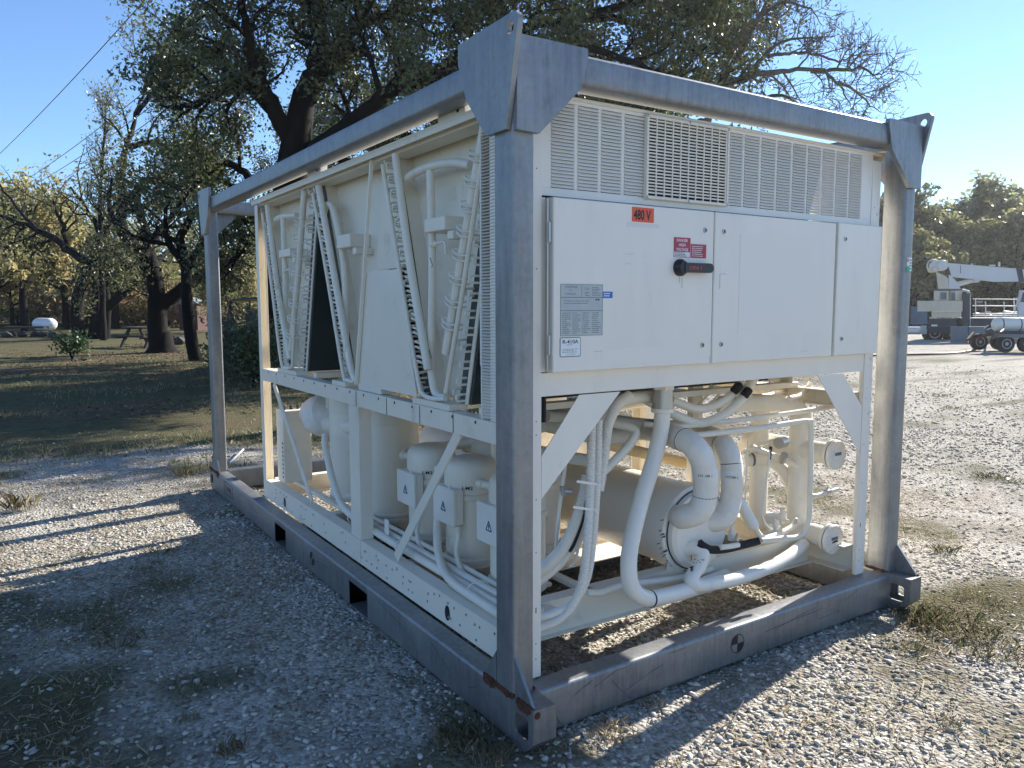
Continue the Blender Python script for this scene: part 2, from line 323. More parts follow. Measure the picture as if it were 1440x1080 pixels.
def ground_mat():
    m = bpy.data.materials.new('ground'); m.use_nodes = True; n = m.node_tree.nodes; l = m.node_tree.links; b = n['Principled BSDF']; b.inputs['Roughness'].default_value = .95; b.inputs['Specular IOR Level'].default_value = .15
    tc = n.new('ShaderNodeTexCoord'); at = n.new('ShaderNodeAttribute'); at.attribute_name = 'grass'
    def noise(s, d=6, ro=.6): k = n.new('ShaderNodeTexNoise'); k.inputs['Scale'].default_value = s; k.inputs['Detail'].default_value = d; k.inputs['Roughness'].default_value = ro; l.new(tc.outputs['Object'], k.inputs['Vector']); return k.outputs['Fac']
    def ramp(f, *st):
        k = n.new('ShaderNodeValToRGB'); l.new(f, k.inputs[0]); e = k.color_ramp.elements
        while len(e) < len(st): e.new(.5)
        for q, (p, c) in zip(e, st): q.position = p; q.color = (*c, 1)
        return k.outputs[0]
    def mix(f, a, c): k = n.new('ShaderNodeMix'); k.data_type = 'RGBA'; l.new(f, k.inputs[0]); l.new(a, k.inputs[6]); l.new(c, k.inputs[7]); return k.outputs[2]
    vo = n.new('ShaderNodeTexVoronoi'); vo.inputs['Scale'].default_value = 48; l.new(tc.outputs['Object'], vo.inputs['Vector'])
    sep = n.new('ShaderNodeSeparateColor'); l.new(vo.outputs['Color'], sep.inputs[0])
    stone = ramp(sep.outputs[0], (0, (.22, .20, .17)), (.35, (.40, .37, .315)), (.75, (.51, .475, .41)), (1, (.60, .565, .50)))
    dirt = ramp(noise(14, 8, .7), (.3, (.15, .12, .09)), (.7, (.32, .27, .21)))
    patch = n.new('ShaderNodeMapRange'); patch.inputs[1].default_value = .50; patch.inputs[2].default_value = .66; l.new(noise(1.7, 8, .68), patch.inputs[0])
    pm = n.new('ShaderNodeMath'); pm.operation = 'MULTIPLY'; pm.inputs[1].default_value = .6; l.new(patch.outputs[0], pm.inputs[0])
    grav = mix(pm.outputs[0], stone, dirt)
    g1 = ramp(noise(5, 9, .75), (.28, (.042, .05, .02)), (.5, (.095, .092, .042)), (.72, (.19, .155, .085)))
    lit = ramp(noise(.33, 5, .6), (.47, (.5, .5, .5)), (.68, (1, 1, 1)))
    g2 = ramp(noise(30, 7, .7), (.35, (.06, .045, .028)), (.65, (.20, .15, .09)))
    lf = n.new('ShaderNodeSeparateColor'); l.new(lit, lf.inputs[0]); gm = n.new('ShaderNodeMapRange'); gm.inputs[1].default_value = .5; gm.inputs[2].default_value = 1; l.new(lf.outputs[0], gm.inputs[0])
    gr = mix(gm.outputs[0], g1, g2)
    l.new(mix(at.outputs['Fac'], grav, gr), b.inputs['Base Color'])
    bp_ = n.new('ShaderNodeBump'); bp_.inputs['Strength'].default_value = .9; bp_.inputs['Distance'].default_value = .02
    inv = n.new('ShaderNodeMath'); inv.operation = 'SUBTRACT'; inv.inputs[0].default_value = 1; l.new(vo.outputs['Distance'], inv.inputs[1])
    ad = n.new('ShaderNodeMath'); ad.operation = 'ADD'; l.new(inv.outputs[0], ad.inputs[0]); l.new(noise(60, 4), ad.inputs[1])
    l.new(ad.outputs[0], bp_.inputs['Height']); l.new(bp_.outputs[0], b.inputs['Normal'])
    return m
ground = meshobj('ground', gV, np.stack([ii, ii + ny, ii + ny + 1, ii + 1], 1), ground_mat(), smooth=True); ground['kind'] = 'structure'
ga = ground.data.attributes.new('grass', 'FLOAT', 'POINT'); ga.data.foreach_set('value', grass_mask(X, Y).ravel().astype(np.float32))

# ------------------------------------------------------------------ the galvanised lifting frame
W, L, HR, RW = 2.44, 4.70, .177, .097
PX, PW, PY0, PY1, HT = .002, .09, .0165, .14, 2.443
frame = thing('lifting_frame', 'weathered galvanised steel lifting cage with rusty feet standing on gravel round the white chiller', 'lifting frame', (1.22, 2.35, 0))
mx = lambda x: W - x
my = lambda y: L - y
for side in (0, 1):
    sx = (lambda x: x) if side == 0 else mx
    p = MB(); ys = [(.03, 1.342), (1.588, 2.672), (2.91, my(.03))]
    for a, b in ys: p.rhs('y', a, b, min(sx(0), sx(RW)), max(sx(0), sx(RW)), 0, HR, .014)
    for a, b in ((1.342, 1.588), (2.672, 2.91)): p.rhs('y', a - .002, b + .002, min(sx(.0005), sx(RW - .0005)), max(sx(.0005), sx(RW - .0005)), .127, HR - .0005, .012)
    p.build('base_rail', GALV_Y, frame)
p = MB()
for end in (0, 1):
    p = MB(); a, b = sorted((0, .1) if end == 0 else (my(0), my(.1))); p.rhs('x', RW, mx(RW), a, b, .002, HR - .004, .014); p.build('end_rail', GALV_X, frame)
for a, b in ((1.342, 1.588), (2.672, 2.91)):                   # fork tunnels run right across
    p = MB().box(.004, mx(.004), a - .006, a, .0, .127).box(.004, mx(.004), b, b + .006, .0, .127).box(RW, mx(RW), a, b, .127, .133).box(.004, mx(.004), a, b, -.004, .004)
    p.build('fork_pocket', GALV_X, frame)
def angular(poly, c, hole, n=44):                             # convex outline and round/rounded hole sampled by the same angles
    poly = np.array(poly, float) - c; ang = set(np.arange(n) * 2 * math.pi / n); ang |= {math.atan2(q[1], q[0]) % (2 * math.pi) for q in poly}; O = []; H = []
    for t in sorted(ang):
        d = np.array([math.cos(t), math.sin(t)]); best = 1e9
        for a, b in zip(poly, np.roll(poly, -1, 0)):
            M_ = np.array([d, a - b]).T
            if abs(np.linalg.det(M_)) < 1e-12: continue
            s_, u = np.linalg.solve(M_, a)
            if s_ > 0 and -1e-6 <= u <= 1 + 1e-6: best = min(best, s_)
        O.append(c + d * best); H.append(c + d * hole(t))
    return O, H
def rrect(w, h, k=6): return lambda t: (abs(math.cos(t) / w) ** k + abs(math.sin(t) / h) ** k) ** (-1 / k)
for side in (0, 1):
    sx = (lambda x: x) if side == 0 else mx
    for end in (0, 1):
        sy = (lambda y: y) if end == 0 else my
        p = MB(); O, H = angular([(.03, 0), (.03, HR), (-.111, HR), (-.111, .055), (-.052, 0)], np.array([-.036, .089]), rrect(.042, .041))
        for x0, x1 in ((0, .009), (RW - .009, RW)):
            p.ring_plate([(sx(x0), sy(a), b) for a, b in O], [(sx(x0), sy(a), b) for a, b in H], (sx(x1) - sx(x0), 0, 0))
        for (a, b), (c, d), th in (((.03, HR), (-.111, HR), (0, 0, -.009)), ((-.1113, HR - .0095), (-.1113, .056), (0, .009, 0)), ((-.1105, .0552), (-.0526, 0), (0, .007, .007)), ((-.044, .0006), (.03, .0006), (0, 0, .008))):
            e = .0006
            p.prism([(sx(.009 - e), sy(a), b), (sx(RW - .009 + e), sy(a), b), (sx(RW - .009 + e), sy(c), d), (sx(.009 - e), sy(c), d)], (0, th[1] * (1 if end == 0 else -1), th[2]))
        sh = p.build('corner_shoe', GALV_V, frame)
        # upright
        q = MB().rhs('z', HR, HT - .004, *sorted((sx(PX), sx(PX + PW))), *sorted((sy(PY0), sy(PY1))), .014); po = q.build('corner_post', GALV_V, frame)
        # foot gussets on the outer face, fore and aft
        for tri in ([(PY0, HR), (PY0, .318), (-.098, HR + .002)], [(PY1, HR), (PY1, .30), (.225, HR + .002)]):
            g = MB().prism([(sx(PX + .004), sy(a), b) for a, b in tri], (sx(.012) - sx(0), 0, 0)); g.build('foot_gusset', GALV_V, frame)
        # rusted weld beads under post and gussets, with scorched rust on the rail face
        wb = MB(); N = 26
        for (y0, y1) in ((-.098, -.004), (PY0, PY1), (PY1 + .01, .222)):
            pts = [(sx(.0035), sy(y0 + (y1 - y0) * k / N), HR + .001 + .002 * math.sin(k * 2.1)) for k in range(N + 1)]
            wb.tube(pts, [.0060 + .0025 * random.random() for _ in pts], 6)
        wb.tube([(sx(PX + PW + .001), sy(PY0 + (PY1 - PY0) * k / 12), HR + .004 + .003 * random.random()) for k in range(13)], [.005 + .004 * random.random() for _ in range(13)], 6)
        wb.build('rusty_weld', RUST, po)
        rs = MB()
        for y0, y1, dz in ((-.098, .0, .03), (.135, .225, .045), (.01, .13, .016)) if (side + end) < 2 else ():
            rs = MB()
            m_ = 14; top = [(sx(-.0012), sy(y0 + (y1 - y0) * k / m_), HR - .004) for k in range(m_ + 1)]; bot = [(sx(-.0012), sy(y0 + (y1 - y0) * k / m_), HR - .006 - dz * (.45 + .55 * random.random()) * math.sin(math.pi * (k + .5) / (m_ + 1.5)) ** .5) for k in range(m_ + 1)]
            for k in range(m_): rs.add([top[k], top[k + 1], bot[k + 1], bot[k]], [(0, 1, 2, 3)])
            rs.build('rust_stain', RUST, sh, smooth=0)
        if side == 0:
            MB().lathe((sx(.016), sy(-.1122), .158), [(.0001, .0), (.013, .0), (.011, .0015), (.0001, .0015)], 18, (0, -1 if end == 0 else 1, 0)).build('rust_spot', RUST, sh)
        # lug plate with its shackle eye, outside the top corner
        tip = [(-.047 + .03 * (1 - math.cos(t)), 2.49 + .03 * math.sin(t)) for t in np.linspace(0, 1.45, 7)]
        poly = [(.06, 2.157), (.0 - .047 + .004, 2.47)] + tip + [(.365, 2.512), (.365, 2.435), (.305, 2.305), (.17, 2.16)]
        poly = [(.028, 2.157), (-.047, 2.49)] + tip[1:] + [(.345, 2.51), (.345, 2.44), (.29, 2.305), (.155, 2.157)]
        O, H = angular(poly, np.array([.0, 2.474]), lambda t: .021)
        lp = MB().ring_plate([(sx(.001), sy(a), b) for a, b in O], [(sx(.001), sy(a), b) for a, b in H], (sx(-.02) - sx(0), 0, 0)); lp.build('lifting_lug', GALV_V, frame)
        # end gusset plate over the same corner
        gp = MB().prism([(sx(a), sy(-.008), b) for a, b in ((.003, 2.152), (.095, 2.150), (.268, 2.318), (.300, 2.425), (.300, 2.452), (.294, 2.459), (.003, 2.459))], (0, (.022) * (1 if end == 0 else -1), 0)); gp.build('corner_gusset', GALV_V, frame)
for side in (0, 1):
    a, b = sorted((.0, .105) if side == 0 else (mx(0), mx(.105))); MB().rhs('y', .1, my(.1), a + .002, b, HT - .104, HT, .019).build('top_beam', GALV_Y, frame)
for end in (0, 1):
    a, b = sorted((.004, .112) if end == 0 else (my(.004), my(.112))); MB().rhs('x', .1, mx(.1), a, b, HT - .106, HT, .017).build('top_beam', GALV_X, frame)
sc_ = MB(); rs_ = random.Random(3)
for x0, z0, ln, sl in ((.36, .12, .16, .35), (.44, .13, .12, -1.1), (.52, .06, .2, .22), (1.35, .10, .42, .05), (1.42, .095, .3, .09), (.16, .10, .05, -2.), (.25, .11, .1, .5), (1.75, .07, .18, .02), (.75, .15, .1, .1), (1.95, .12, .12, .3)):
    P = []; x, z = x0, z0
    for k in range(7): P.append((x, -.0006, max(.02, min(.155, z)))); x += ln / 6; z += sl * ln / 6 + rs_.uniform(-.004, .004)
    sc_.tube(P, [.0004 + .0011 * rs_.random() for _ in P], 4)
for y0, z0, ln, sl in ((.9, .11, .3, .1), (.5, .08, .15, .4), (1.9, .12, .2, -.1), (3.3, .1, .3, .1), (.25, .12, .1, -.5)):
    sc_.tube([(-.0006, y0 + ln * k / 6, z0 + sl * ln * k / 6 + rs_.uniform(-.004, .004)) for k in range(7)], [.0004 + .001 * rs_.random() for _ in range(7)], 4)
tag(sc_.build('scratch', mat('scraped_zinc', (.07, .075, .08), .7), frame), kind='stuff')
def cog(c, r_, right, nrm):                                     # centre-of-gravity mark: quartered disc
    c = np.array(c); right = np.array(right, float); up = np.array((0, 0, 1.)); nrm = np.array(nrm, float)
    d = MB(); ring = [c + nrm * .001 + r_ * (math.cos(t) * right + math.sin(t) * up) for t in np.linspace(0, 2 * math.pi, 40, endpoint=False)]; inn = [c + nrm * .001 + (r_ - .0035) * (math.cos(t) * right + math.sin(t) * up) for t in np.linspace(0, 2 * math.pi, 40, endpoint=False)]
    d.ring_plate(ring, inn, nrm * .0006)
    for a0 in (90, 270):
        d.prism([c + nrm * .001] + [c + nrm * .001 + (r_ - .001) * (math.cos(R(a0 + t)) * right + math.sin(R(a0 + t)) * up) for t in np.linspace(0, 90, 10)], nrm * .0007)
    d.build('balance_mark', INK, frame, smooth=0)
cog((1.171, 0, .091), .043, (1, 0, 0), (0, -1, 0)); cog((0, 2.165, .092), .04, (0, -1, 0), (-1, 0, 0))
st = MB().box(mx(PX + .052), mx(PX + .008), PY0 - .0016, PY0 - .0004, 1.742, 1.81).build('inspection_tag', PAPER, frame, smooth=0)
MB().lathe((mx(PX + .042), PY0 - .0018, 1.752), [(.0001, 0), (.017, 0), (.017, .0006), (.0001, .0006)], 20, (0, -1, 0)).build('green_dot', GREEN, st)
t = MB()
for k in range(4): t.box(mx(PX + (.03 if k else .034)), mx(PX + .012), PY0 - .0022, PY0 - .0017, 1.80 - k * .014, 1.795 - k * .014)
t.build('print_line', INKG, st, smooth=0); MB().box(mx(PX + .05), mx(PX + .04), PY0 - .0022, PY0 - .0017, 1.787, 1.806).build('red_square', REDINK, st, smooth=0)
sp = MB()
for a, b, c, d in ((4.02, 4.30, .150, .153), (4.02, 4.30, .06, .063), (4.02, 4.023, .06, .153), (4.297, 4.3, .06, .153)): sp.box(-.0016, -.0004, a, b, c, d)
sp = sp.build('stencil_frame', RUST, frame, smooth=0); text('stencil_lettering', 'TARE', (-.0012, 4.16, .108), (0, -1, 0), (0, 0, 1), .045, RUST, sp, .2)

# ------------------------------------------------------------------ the chiller
X0, X1, Y0, Y1, ZB, ZM0, ZM1, ZT = .10, 2.24, .085, 3.50, .18, 1.04, 1.125, 2.318
ch = thing('chiller', 'cream and white air cooled chiller with V coils above open pipework inside the steel cage', 'chiller', (1.17, 1.8, ZB))
mX = lambda x: X0 + X1 - x
# columns: folded sheet angles at the four corners, with holes and bolts
def column(name, sx, sy, z0, z1):
    p = MB().box(sx(X0), sx(X0 + .07), sy(Y0), sy(Y0 + .0035), z0, z1, .001).box(sx(X0), sx(X0 + .0035), sy(Y0 + .0035), sy(Y0 + .07), z0, z1, .001).box(sx(X0 + .055), sx(X0 + .07), sy(Y0 + .0035), sy(Y0 + .02), z0, z1, .001)
    c = p.build(name, WHITE2 if sy(0) == 0 else WHITE, ch); b = MB(); hole = MB(); s = 1 if sy(0) == 0 else -1
    for z in (.23, .262, 1.02, 1.30, 2.02): b.lathe((sx(X0 + .02), sy(Y0), z), [(.0001, .006), (.006, .006), (.008, .004), (.008, 0), (.0001, 0)], 10, (0, -s, 0))
    for z in (.25, .31, .43, .66, .86, 1.1, 1.15, 1.7, 2.05): hole.box(sx(X0 + .045), sx(X0 + .049), sy(Y0 - .0006), sy(Y0), z, z + (.022 if z == .43 else .004))
    b.build('column_bolt', WHITE2, c); hole.build('column_hole', INK, c)
idt = lambda v: v; mY = lambda y: Y0 + Y1 - y
for sx in (idt, mX):
    for sy in (idt, mY): column('corner_column', sx, sy, ZB, ZT - .04)
for sx in (idt, mX):
    b = MB().box(sx(X0 + .001), sx(X0 + .006), Y0 + .07, Y1 - .07, ZB, .312, .001).box(sx(X0 + .006), sx(X0 + .075), Y0 + .07, Y1 - .07, .306, .312, .001).box(sx(X0 + .006), sx(X0 + .075), Y0 + .07, Y1 - .07, ZB, ZB + .005, .001)
    bb = b.build('base_beam', WHITE, ch)
    rv = MB(); hv = MB()
    for k in range(44):
        y = .3 + 3.0 * random.random(); z = random.choice((.205, .222, .268, .285)); rv.lathe((sx(X0 + .001), y, z), [(.0001, .005), (.005, .004), (.0065, 0), (.0001, 0)], 8, (-1 if sx is idt else 1, 0, 0))
    for y in (.69, 3.0):
        hv.prism([(sx(X0 + .0005), y + .022 * math.cos(t), .237 + .034 * math.sin(t)) for t in np.linspace(0, 2 * math.pi, 20, endpoint=False)], (-.0012 if sx is idt else .0012, 0, 0))
    for k in range(16): y = .3 + 3.0 * random.random(); z = .2 + .09 * random.random(); hv.box(sx(X0), sx(X0 - .0007), y, y + .006, z, z + .01)
    rv.build('rivet', STEEL, bb); hv.build('slot', INK, bb)
    m = MB().box(sx(X0 + .001), sx(X0 + .006), Y0 + .07, Y1 - .07, ZM0, ZM1, .001).box(sx(X0 + .006), sx(X0 + .07), Y0 + .07, Y1 - .07, ZM1 - .005, ZM1, .001).box(sx(X0 + .006), sx(X0 + .07), Y0 + .07, Y1 - .07, ZM0, ZM0 + .005, .001)
    mb = m.build('mid_beam', WHITE, ch); hv = MB()
    for k in range(17): y = .25 + k * .19; hv.prism([(sx(X0 + .0008), y + .007 * math.cos(t), ZM1 - .016 + .007 * math.sin(t)) for t in np.linspace(0, 2 * math.pi, 8, endpoint=False)], (-.0012 if sx is idt else .0012, 0, 0))
    hv.build('beam_hole', INK, mb)
    sv_ = MB()
    for y in (.62, .93, 1.29, 1.68): sv_.box(sx(X0 - .0012), sx(X0 + .001), y, y + .004, ZM0 + .002, ZM1 - .002)
    sv_.build('beam_seam', INKG, mb)
    p = MB().box(sx(X0 + .003), sx(X0 + .008), 1.66, 1.80, .313, ZM0 - .001, .001).box(sx(X0 + .008), sx(X0 + .075), 1.66, 1.665, .313, ZM0 - .001, .001).box(sx(X0 + .008), sx(X0 + .075), 1.795, 1.80, .313, ZM0 - .001, .001).box(sx(X0 - .003), sx(X0 + .0008), 1.665, 1.795, .195, .313, .001)
    p.build('mid_column', WHITE, ch)
    for a, b in (((3.24, 1.035), (2.50, .345)), ((.61, 1.045), (1.255, .325))):
        MB().bar((sx(X0 + .022), *a), (sx(X0 + .022), *b), .008, .05, (0, 0, 1)).build('diagonal_brace', WHITE, ch)
for y, zt in ((.36, .33), (1.2, .30), (2.3, .30), (3.42, .31)):          # cross channels of the base
    MB().box(X0 + .08, mX(X0 + .08), y, y + .006, ZB + .002, zt, .001).box(X0 + .08, mX(X0 + .08), y + .006, y + .07, zt - .006, zt, .001).box(X0 + .08, mX(X0 + .08), y - .03, y, ZB + .002, ZB + .007, .001).build('cross_channel', WHITE, ch)
MB().box(X0 + .08, mX(X0 + .08), 3.36, 3.41, ZM0, ZM1).build('cross_beam', WHITE, ch)
MB().box(.62, .66, .37, 3.42, .305, .33, .002).build('compressor_rail', WHITE, ch); MB().box(.24, .28, .37, 3.42, .305, .33, .002).build('compressor_rail', WHITE, ch)
# roof deck with hanging lip, fan rings and lifting eyes
MB().box(X0 - .012, mX(X0 - .012), Y0 - .004, Y1 + .03, ZT - .012, ZT, .002).box(X0 - .012, X0 - .008, Y0 - .004, Y1 + .03, ZT - .035, ZT - .012).box(mX(X0 - .008), mX(X0 - .012), Y0 - .004, Y1 + .03, ZT - .035, ZT - .012).box(X0 + .02, X0 + .12, .42, 3.42, ZT - .045, ZT - .014).build('roof_deck', WHITE, ch)
for k in range(6):
    cx = .65 + (k % 2) * 1.06; cy = .68 + (k // 2) * 1.12
    fr = MB().lathe((cx, cy, ZT + .001), [(.43, 0), (.43, .006), (.41, .014), (.405, .014), (.405, 0)], 40).build('fan_ring', WHITE, ch)
    fb = MB()
    for j in range(5): t = j * 2 * math.pi / 5; fb.bar((cx + .06 * math.cos(t), cy + .06 * math.sin(t), ZT + .006), (cx + .38 * math.cos(t), cy + .38 * math.sin(t), ZT + .009), .12, .004, (.03 * math.cos(t + 1.57), .03 * math.sin(t + 1.57), 1))
    fb.lathe((cx, cy, ZT + .002), [(.07, 0), (.07, .012), (.05, .014)], 20); fb.build('fan_blade', BLACK, fr)
for y in (.58, 2.20):
    for sx in (idt, mX):
        p = MB().prism([(sx(X0 - .008), y - .09, ZT + .001), (sx(X0 - .008), y + .13, ZT + .001), (sx(X0 - .008), y + .13, ZT + .026), (sx(X0 - .008), y + .12, ZT + .038), (sx(X0 - .008), y - .09, ZT + .042)], (.04 if sx is idt else -.04, 0, 0)).build('lifting_bracket', WHITE2, ch)
        MB().lathe((sx(X0 - .0085), y - .035, ZT + .022), [(.0001, 0), (.012, 0), (.012, .001), (.0001, .001)], 14, (-1 if sx is idt else 1, 0, 0)).build('bracket_eye', INK, p)

# --- end face: louvred top panel, grille, two doors and a narrow panel
F0 = Y0 + .004
top = MB().box(X0 + .07, mX(X0 + .07), F0, F0 + .003, 2.293, 2.306, .001).box(X0 + .07, mX(X0 + .07), F0, F0 + .003, 1.962, 1.992, .001)
cols = [(.214, .316), (.334, .428), (.444, .541), (.558, .655)] + [(1.128 + .1073 * k, 1.128 + .1073 * k + .092) for k in range(9)]
edges = [X0 + .07] + [v for c in cols for v in c] + [mX(X0 + .07)]
for a, b in zip(edges[0::2], edges[1::2]):
    if b - a > .3: continue
    top.box(a, b, F0, F0 + .003, 1.992, 2.293)
top = top.build('louvre_panel', WHITE2, ch)
NS = 24; zs = [2.287 - .0124 * k for k in range(NS)]
slat = None; last = MB()
for ci, (a, b) in enumerate(cols):
    for z in zs:
        if ci < 12:
            key = round(b - a, 3)
            if slat is None or slat[0] != ci:
                s0 = MB().prism([(a - .0015, F0 - .0055, z - .0072), (a - .0015, F0 - .0045, z - .0085), (a - .0015, F0 + .0026, z + .0020), (a - .0015, F0 + .0018, z + .0036)], (b - a + .003, 0, 0)).build('louvre', WHITE2, top, smooth=0); slat = (ci, s0, z)
            else: piece('louvre', slat[1], top, (0, 0, z - slat[2]))
        else: last.prism([(a - .0015, F0 - .0055, z - .0072), (a - .0015, F0 - .0045, z - .0085), (a - .0015, F0 + .0026, z + .0020), (a - .0015, F0 + .0018, z + .0036)], (b - a + .003, 0, 0))
tag(last.build('louvre_column', WHITE2, top, smooth=0), kind='stuff')
GX0, GX1, GZ0, GZ1 = .653, 1.118, 1.984, 2.302
gr = MB().box(GX0, GX0 + .012, F0 - .022, F0 - .002, GZ0, GZ1, .002).box(GX1 - .012, GX1, F0 - .022, F0 - .002, GZ0, GZ1, .002).box(GX0 + .012, GX1 - .012, F0 - .021, F0 - .003, GZ1 - .012, GZ1, .002).box(GX0 + .012, GX1 - .012, F0 - .021, F0 - .003, GZ0, GZ0 + .012, .002).build('grille', WHITE, ch)
g0 = MB().box(GX0 + .0515, GX0 + .0565, F0 - .019, F0 - .015, GZ0 + .012, GZ1 - .012).build('grille_bar', WHITE, gr, smooth=0)
for k in range(1, 10): piece('grille_bar', g0, gr, (.0437 * k, 0, 0))
h0 = MB().box(GX0 + .012, GX1 - .012, F0 - .0165, F0 - .0095, GZ0 + .0215, GZ0 + .0270).build('grille_bar', WHITE, gr, smooth=0)
for k in range(1, 23): piece('grille_bar', h0, gr, (0, 0, .01245 * k))
tb = MB()
for x, z in ((GX0 + .006, GZ0 + .006), (GX0 + .006, GZ1 - .006), (GX1 - .006, GZ0 + .006), (GX1 - .006, GZ1 - .006), ((GX0 + GX1) / 2, GZ1 - .004), ((GX0 + GX1) / 2, GZ0 + .004)): tb.lathe((x, F0 - .022, z), [(.0001, .004), (.005, .003), (.006, 0), (.0001, 0)], 10, (0, -1, 0))
tb.build('grille_screw', STEEL, gr)
MB().cyl((.72, .34, 2.262), (.98, .34, 2.262), .012).lathe((.78, .34, 2.262), [(.02, 0), (.02, .03)], 12, (1, 0, 0)).build('conduit_fitting', STEEL, ch)
MB().box(GX0 + .01, GX1 - .01, F0 + .12, F0 + .125, GZ0 + .005, GZ1 - .015).build('shade_sheet', FIN, ch)  # added dark sheet, paints the shade behind the grille openings
# electrical box carcass behind the doors
MB().box(X0 + .07, mX(X0 + .07), F0 + .001, .50, 1.24, 1.327, .002).build('sill_panel', WHITE2, ch)
car = MB().box(X0 + .072, mX(X0 + .072), F0 + .03, .52, 1.328, 1.958).build('control_cabinet', WHITE2, ch)
MB().box(X0 + .07, mX(X0 + .07), F0 + .01, F0 + .03, 1.955, 1.962).build('cabinet_gasket', DARKM, car)
D0 = .045
def door(name, x0, x1, z0=1.330, z1=1.953):
    return MB().box(x0, x1, D0, F0 + .028, z0, z1, .0035).build(name, WHITE2, ch)
d1 = door('cabinet_door', .192, 1.010); d2 = door('cabinet_door', 1.0165, 1.833); d3 = door('cabinet_door', 1.853, 2.206, 1.331, 1.957)
MB().box(1.834, 1.852, F0 + .012, F0 + .029, 1.331, 1.955).build('gasket_strip', TAN, d3)
def latch(x, z, par):
    l_ = MB().lathe((x, D0, z), [(.0001, .005), (.009, .005), (.0105, .003), (.0105, 0), (.0001, 0)], 18, (0, -1, 0)).build('door_latch', STEEL, par)
    MB().box(x - .004, x + .004, D0 - .0058, D0 - .005, z - .006, z + .006).build('latch_slot', INK, par)
for x, z, par in ((.957, 1.875, d1), (.955, 1.408, d1), (1.068, 1.875, d2), (1.068, 1.408, d2), (1.905, 1.882, d3), (1.905, 1.41, d3)): latch(x, z, par)
for z in (1.83, 1.43):
    MB().cyl((.183, D0 + .012, z - .036), (.183, D0 + .012, z + .036), .006, 12).box(.184, .194, D0 + .01, D0 + .014, z - .036, z + .036).build('door_hinge', STEEL, d1)
MB().cyl((.183, D0 + .022, 1.34), (.183, D0 + .022, 1.95), .0055, 10).build('hinge_rod', STEEL, d1)
MB().box(.1715, .191, F0 + .003, F0 + .008, 1.33, 1.955).build('hinge_plate', WHITE2, car)
MB().box(1.05, 1.09, D0 - .0012, D0, 1.70, 1.702).box(1.05, 1.052, D0 - .0012, D0, 1.64, 1.70).build('old_sticker_ghost', SILVER, d2, smooth=0)
# rotary isolator handle
hx, hz = .815, 1.721
hd = MB().lathe((hx, D0, hz), [(.034, 0), (.034, .012), (.030, .018), (.024, .03), (.0001, .032)], 28, (0, -1, 0)); o_, = [hd]
hd.prism([(hx + a, D0 - .012, hz + b) for a, b in [(0, .019), (.145, .019), (.158, .013), (.163, 0), (.158, -.013), (.145, -.019), (0, -.019)]], (0, -.022, 0))
hd = hd.build('isolator_handle', BLACK, d1); text('handle_lettering', 'ON I', (hx + .055, D0 - .0346, hz), (1, 0, 0), (0, 0, 1), .014, REDINK, hd, .07, .02)
def label(name, x0, x1, z0, z1, m, par, y=D0): return MB().box(x0, x1, y - .0012, y - .0002, z0, z1).build(name, m, par, smooth=0)
def tx(s, x, z, h, m, par, w=None, bold=0., y=D0 - .0015): return text('lettering', s, (x, y, z), (1, 0, 0), (0, 0, 1), h, m, par, w, bold)
def lines(par, x0, x1, z0, z1, n, m, fill=.8, h=.0022, y=D0 - .0015, cols=1):
    b = MB()
    for k in range(n):
        z = z1 - (k + .5) * (z1 - z0) / n
        for c in range(cols):
            a = x0 + (x1 - x0) * c / cols; w_ = (x1 - x0) / cols; x = a
            while x < a + w_ * fill * (.6 + .5 * random.random()) - .002:
                q = .003 + .008 * random.random(); b.box(x, min(x + q, a + w_ * .96), y, y + .0003, z - h / 2, z + h / 2); x += q + .0022
    return b.build('fine_print', m, par, smooth=0)
l1 = label('voltage_sticker', .560, .672, 1.888, 1.943, ORANGE, ch); tx('480 V', .612, 1.915, .040, INK, l1, .088, .03)
lt = label('tape_strip', .535, .700, 1.868, 1.884, mat('old_tape', (.74, .71, .66), .3), ch)
label('panel_ghost', 1.17, 1.72, 1.45, 1.87, mat('faded_patch', (.835, .79, .705), .45), d2); label('panel_ghost', .42, .80, 1.35, 1.41, MATS['faded_patch'], d1)  # faint ghost rectangles, slightly off the door colour
l2 = label('danger_sign', .782, .874, 1.762, 1.840, RED, ch); tx('DANGER', .828, 1.829, .011, WINK, l2, .062, .02); tx('HIGH', .828, 1.811, .012, WINK, l2, .036, .02); tx('VOLTAGE', .828, 1.793, .012, WINK, l2, .066, .02)
MB().box(.784, .872, D0 - .0016, D0 - .0013, 1.764, 1.783).build('white_strip', PAPER, l2, smooth=0); lines(l2, .788, .87, 1.765, 1.782, 3, INKG, .9, .003, D0 - .002)
l3 = label('warning_sticker', .877, .965, 1.762, 1.817, RED, ch); lines(l3, .883, .962, 1.766, 1.812, 6, WINK, .85, .0028)
l4 = label('nameplate', .224, .420, 1.461, 1.648, SILVER, ch)
fr_ = MB()
for a, b, c, d in ((.224, .42, .647 + 1, .6485 + 1), (.224, .42, 1.6, 1.602), (.224, .42, 1.552, 1.554), (.224, .2255, 1.461, 1.648), (.4185, .42, 1.461, 1.648), (.32, .3215, 1.602, 1.648), (.224, .42, 1.461, 1.4625)): fr_.box(a, b, D0 - .0016, D0 - .0013, c, d)
fr_.build('plate_border', INKG, l4, smooth=0)
tx('ASHRAE', .272, 1.639, .009, INKG, l4, .058); tx('90.1', .268, 1.626, .005, INKG, l4); tx('COMPLIANT', .270, 1.613, .007, INKG, l4, .052); tx('c UL us', .344, 1.634, .011, INKG, l4, .022)
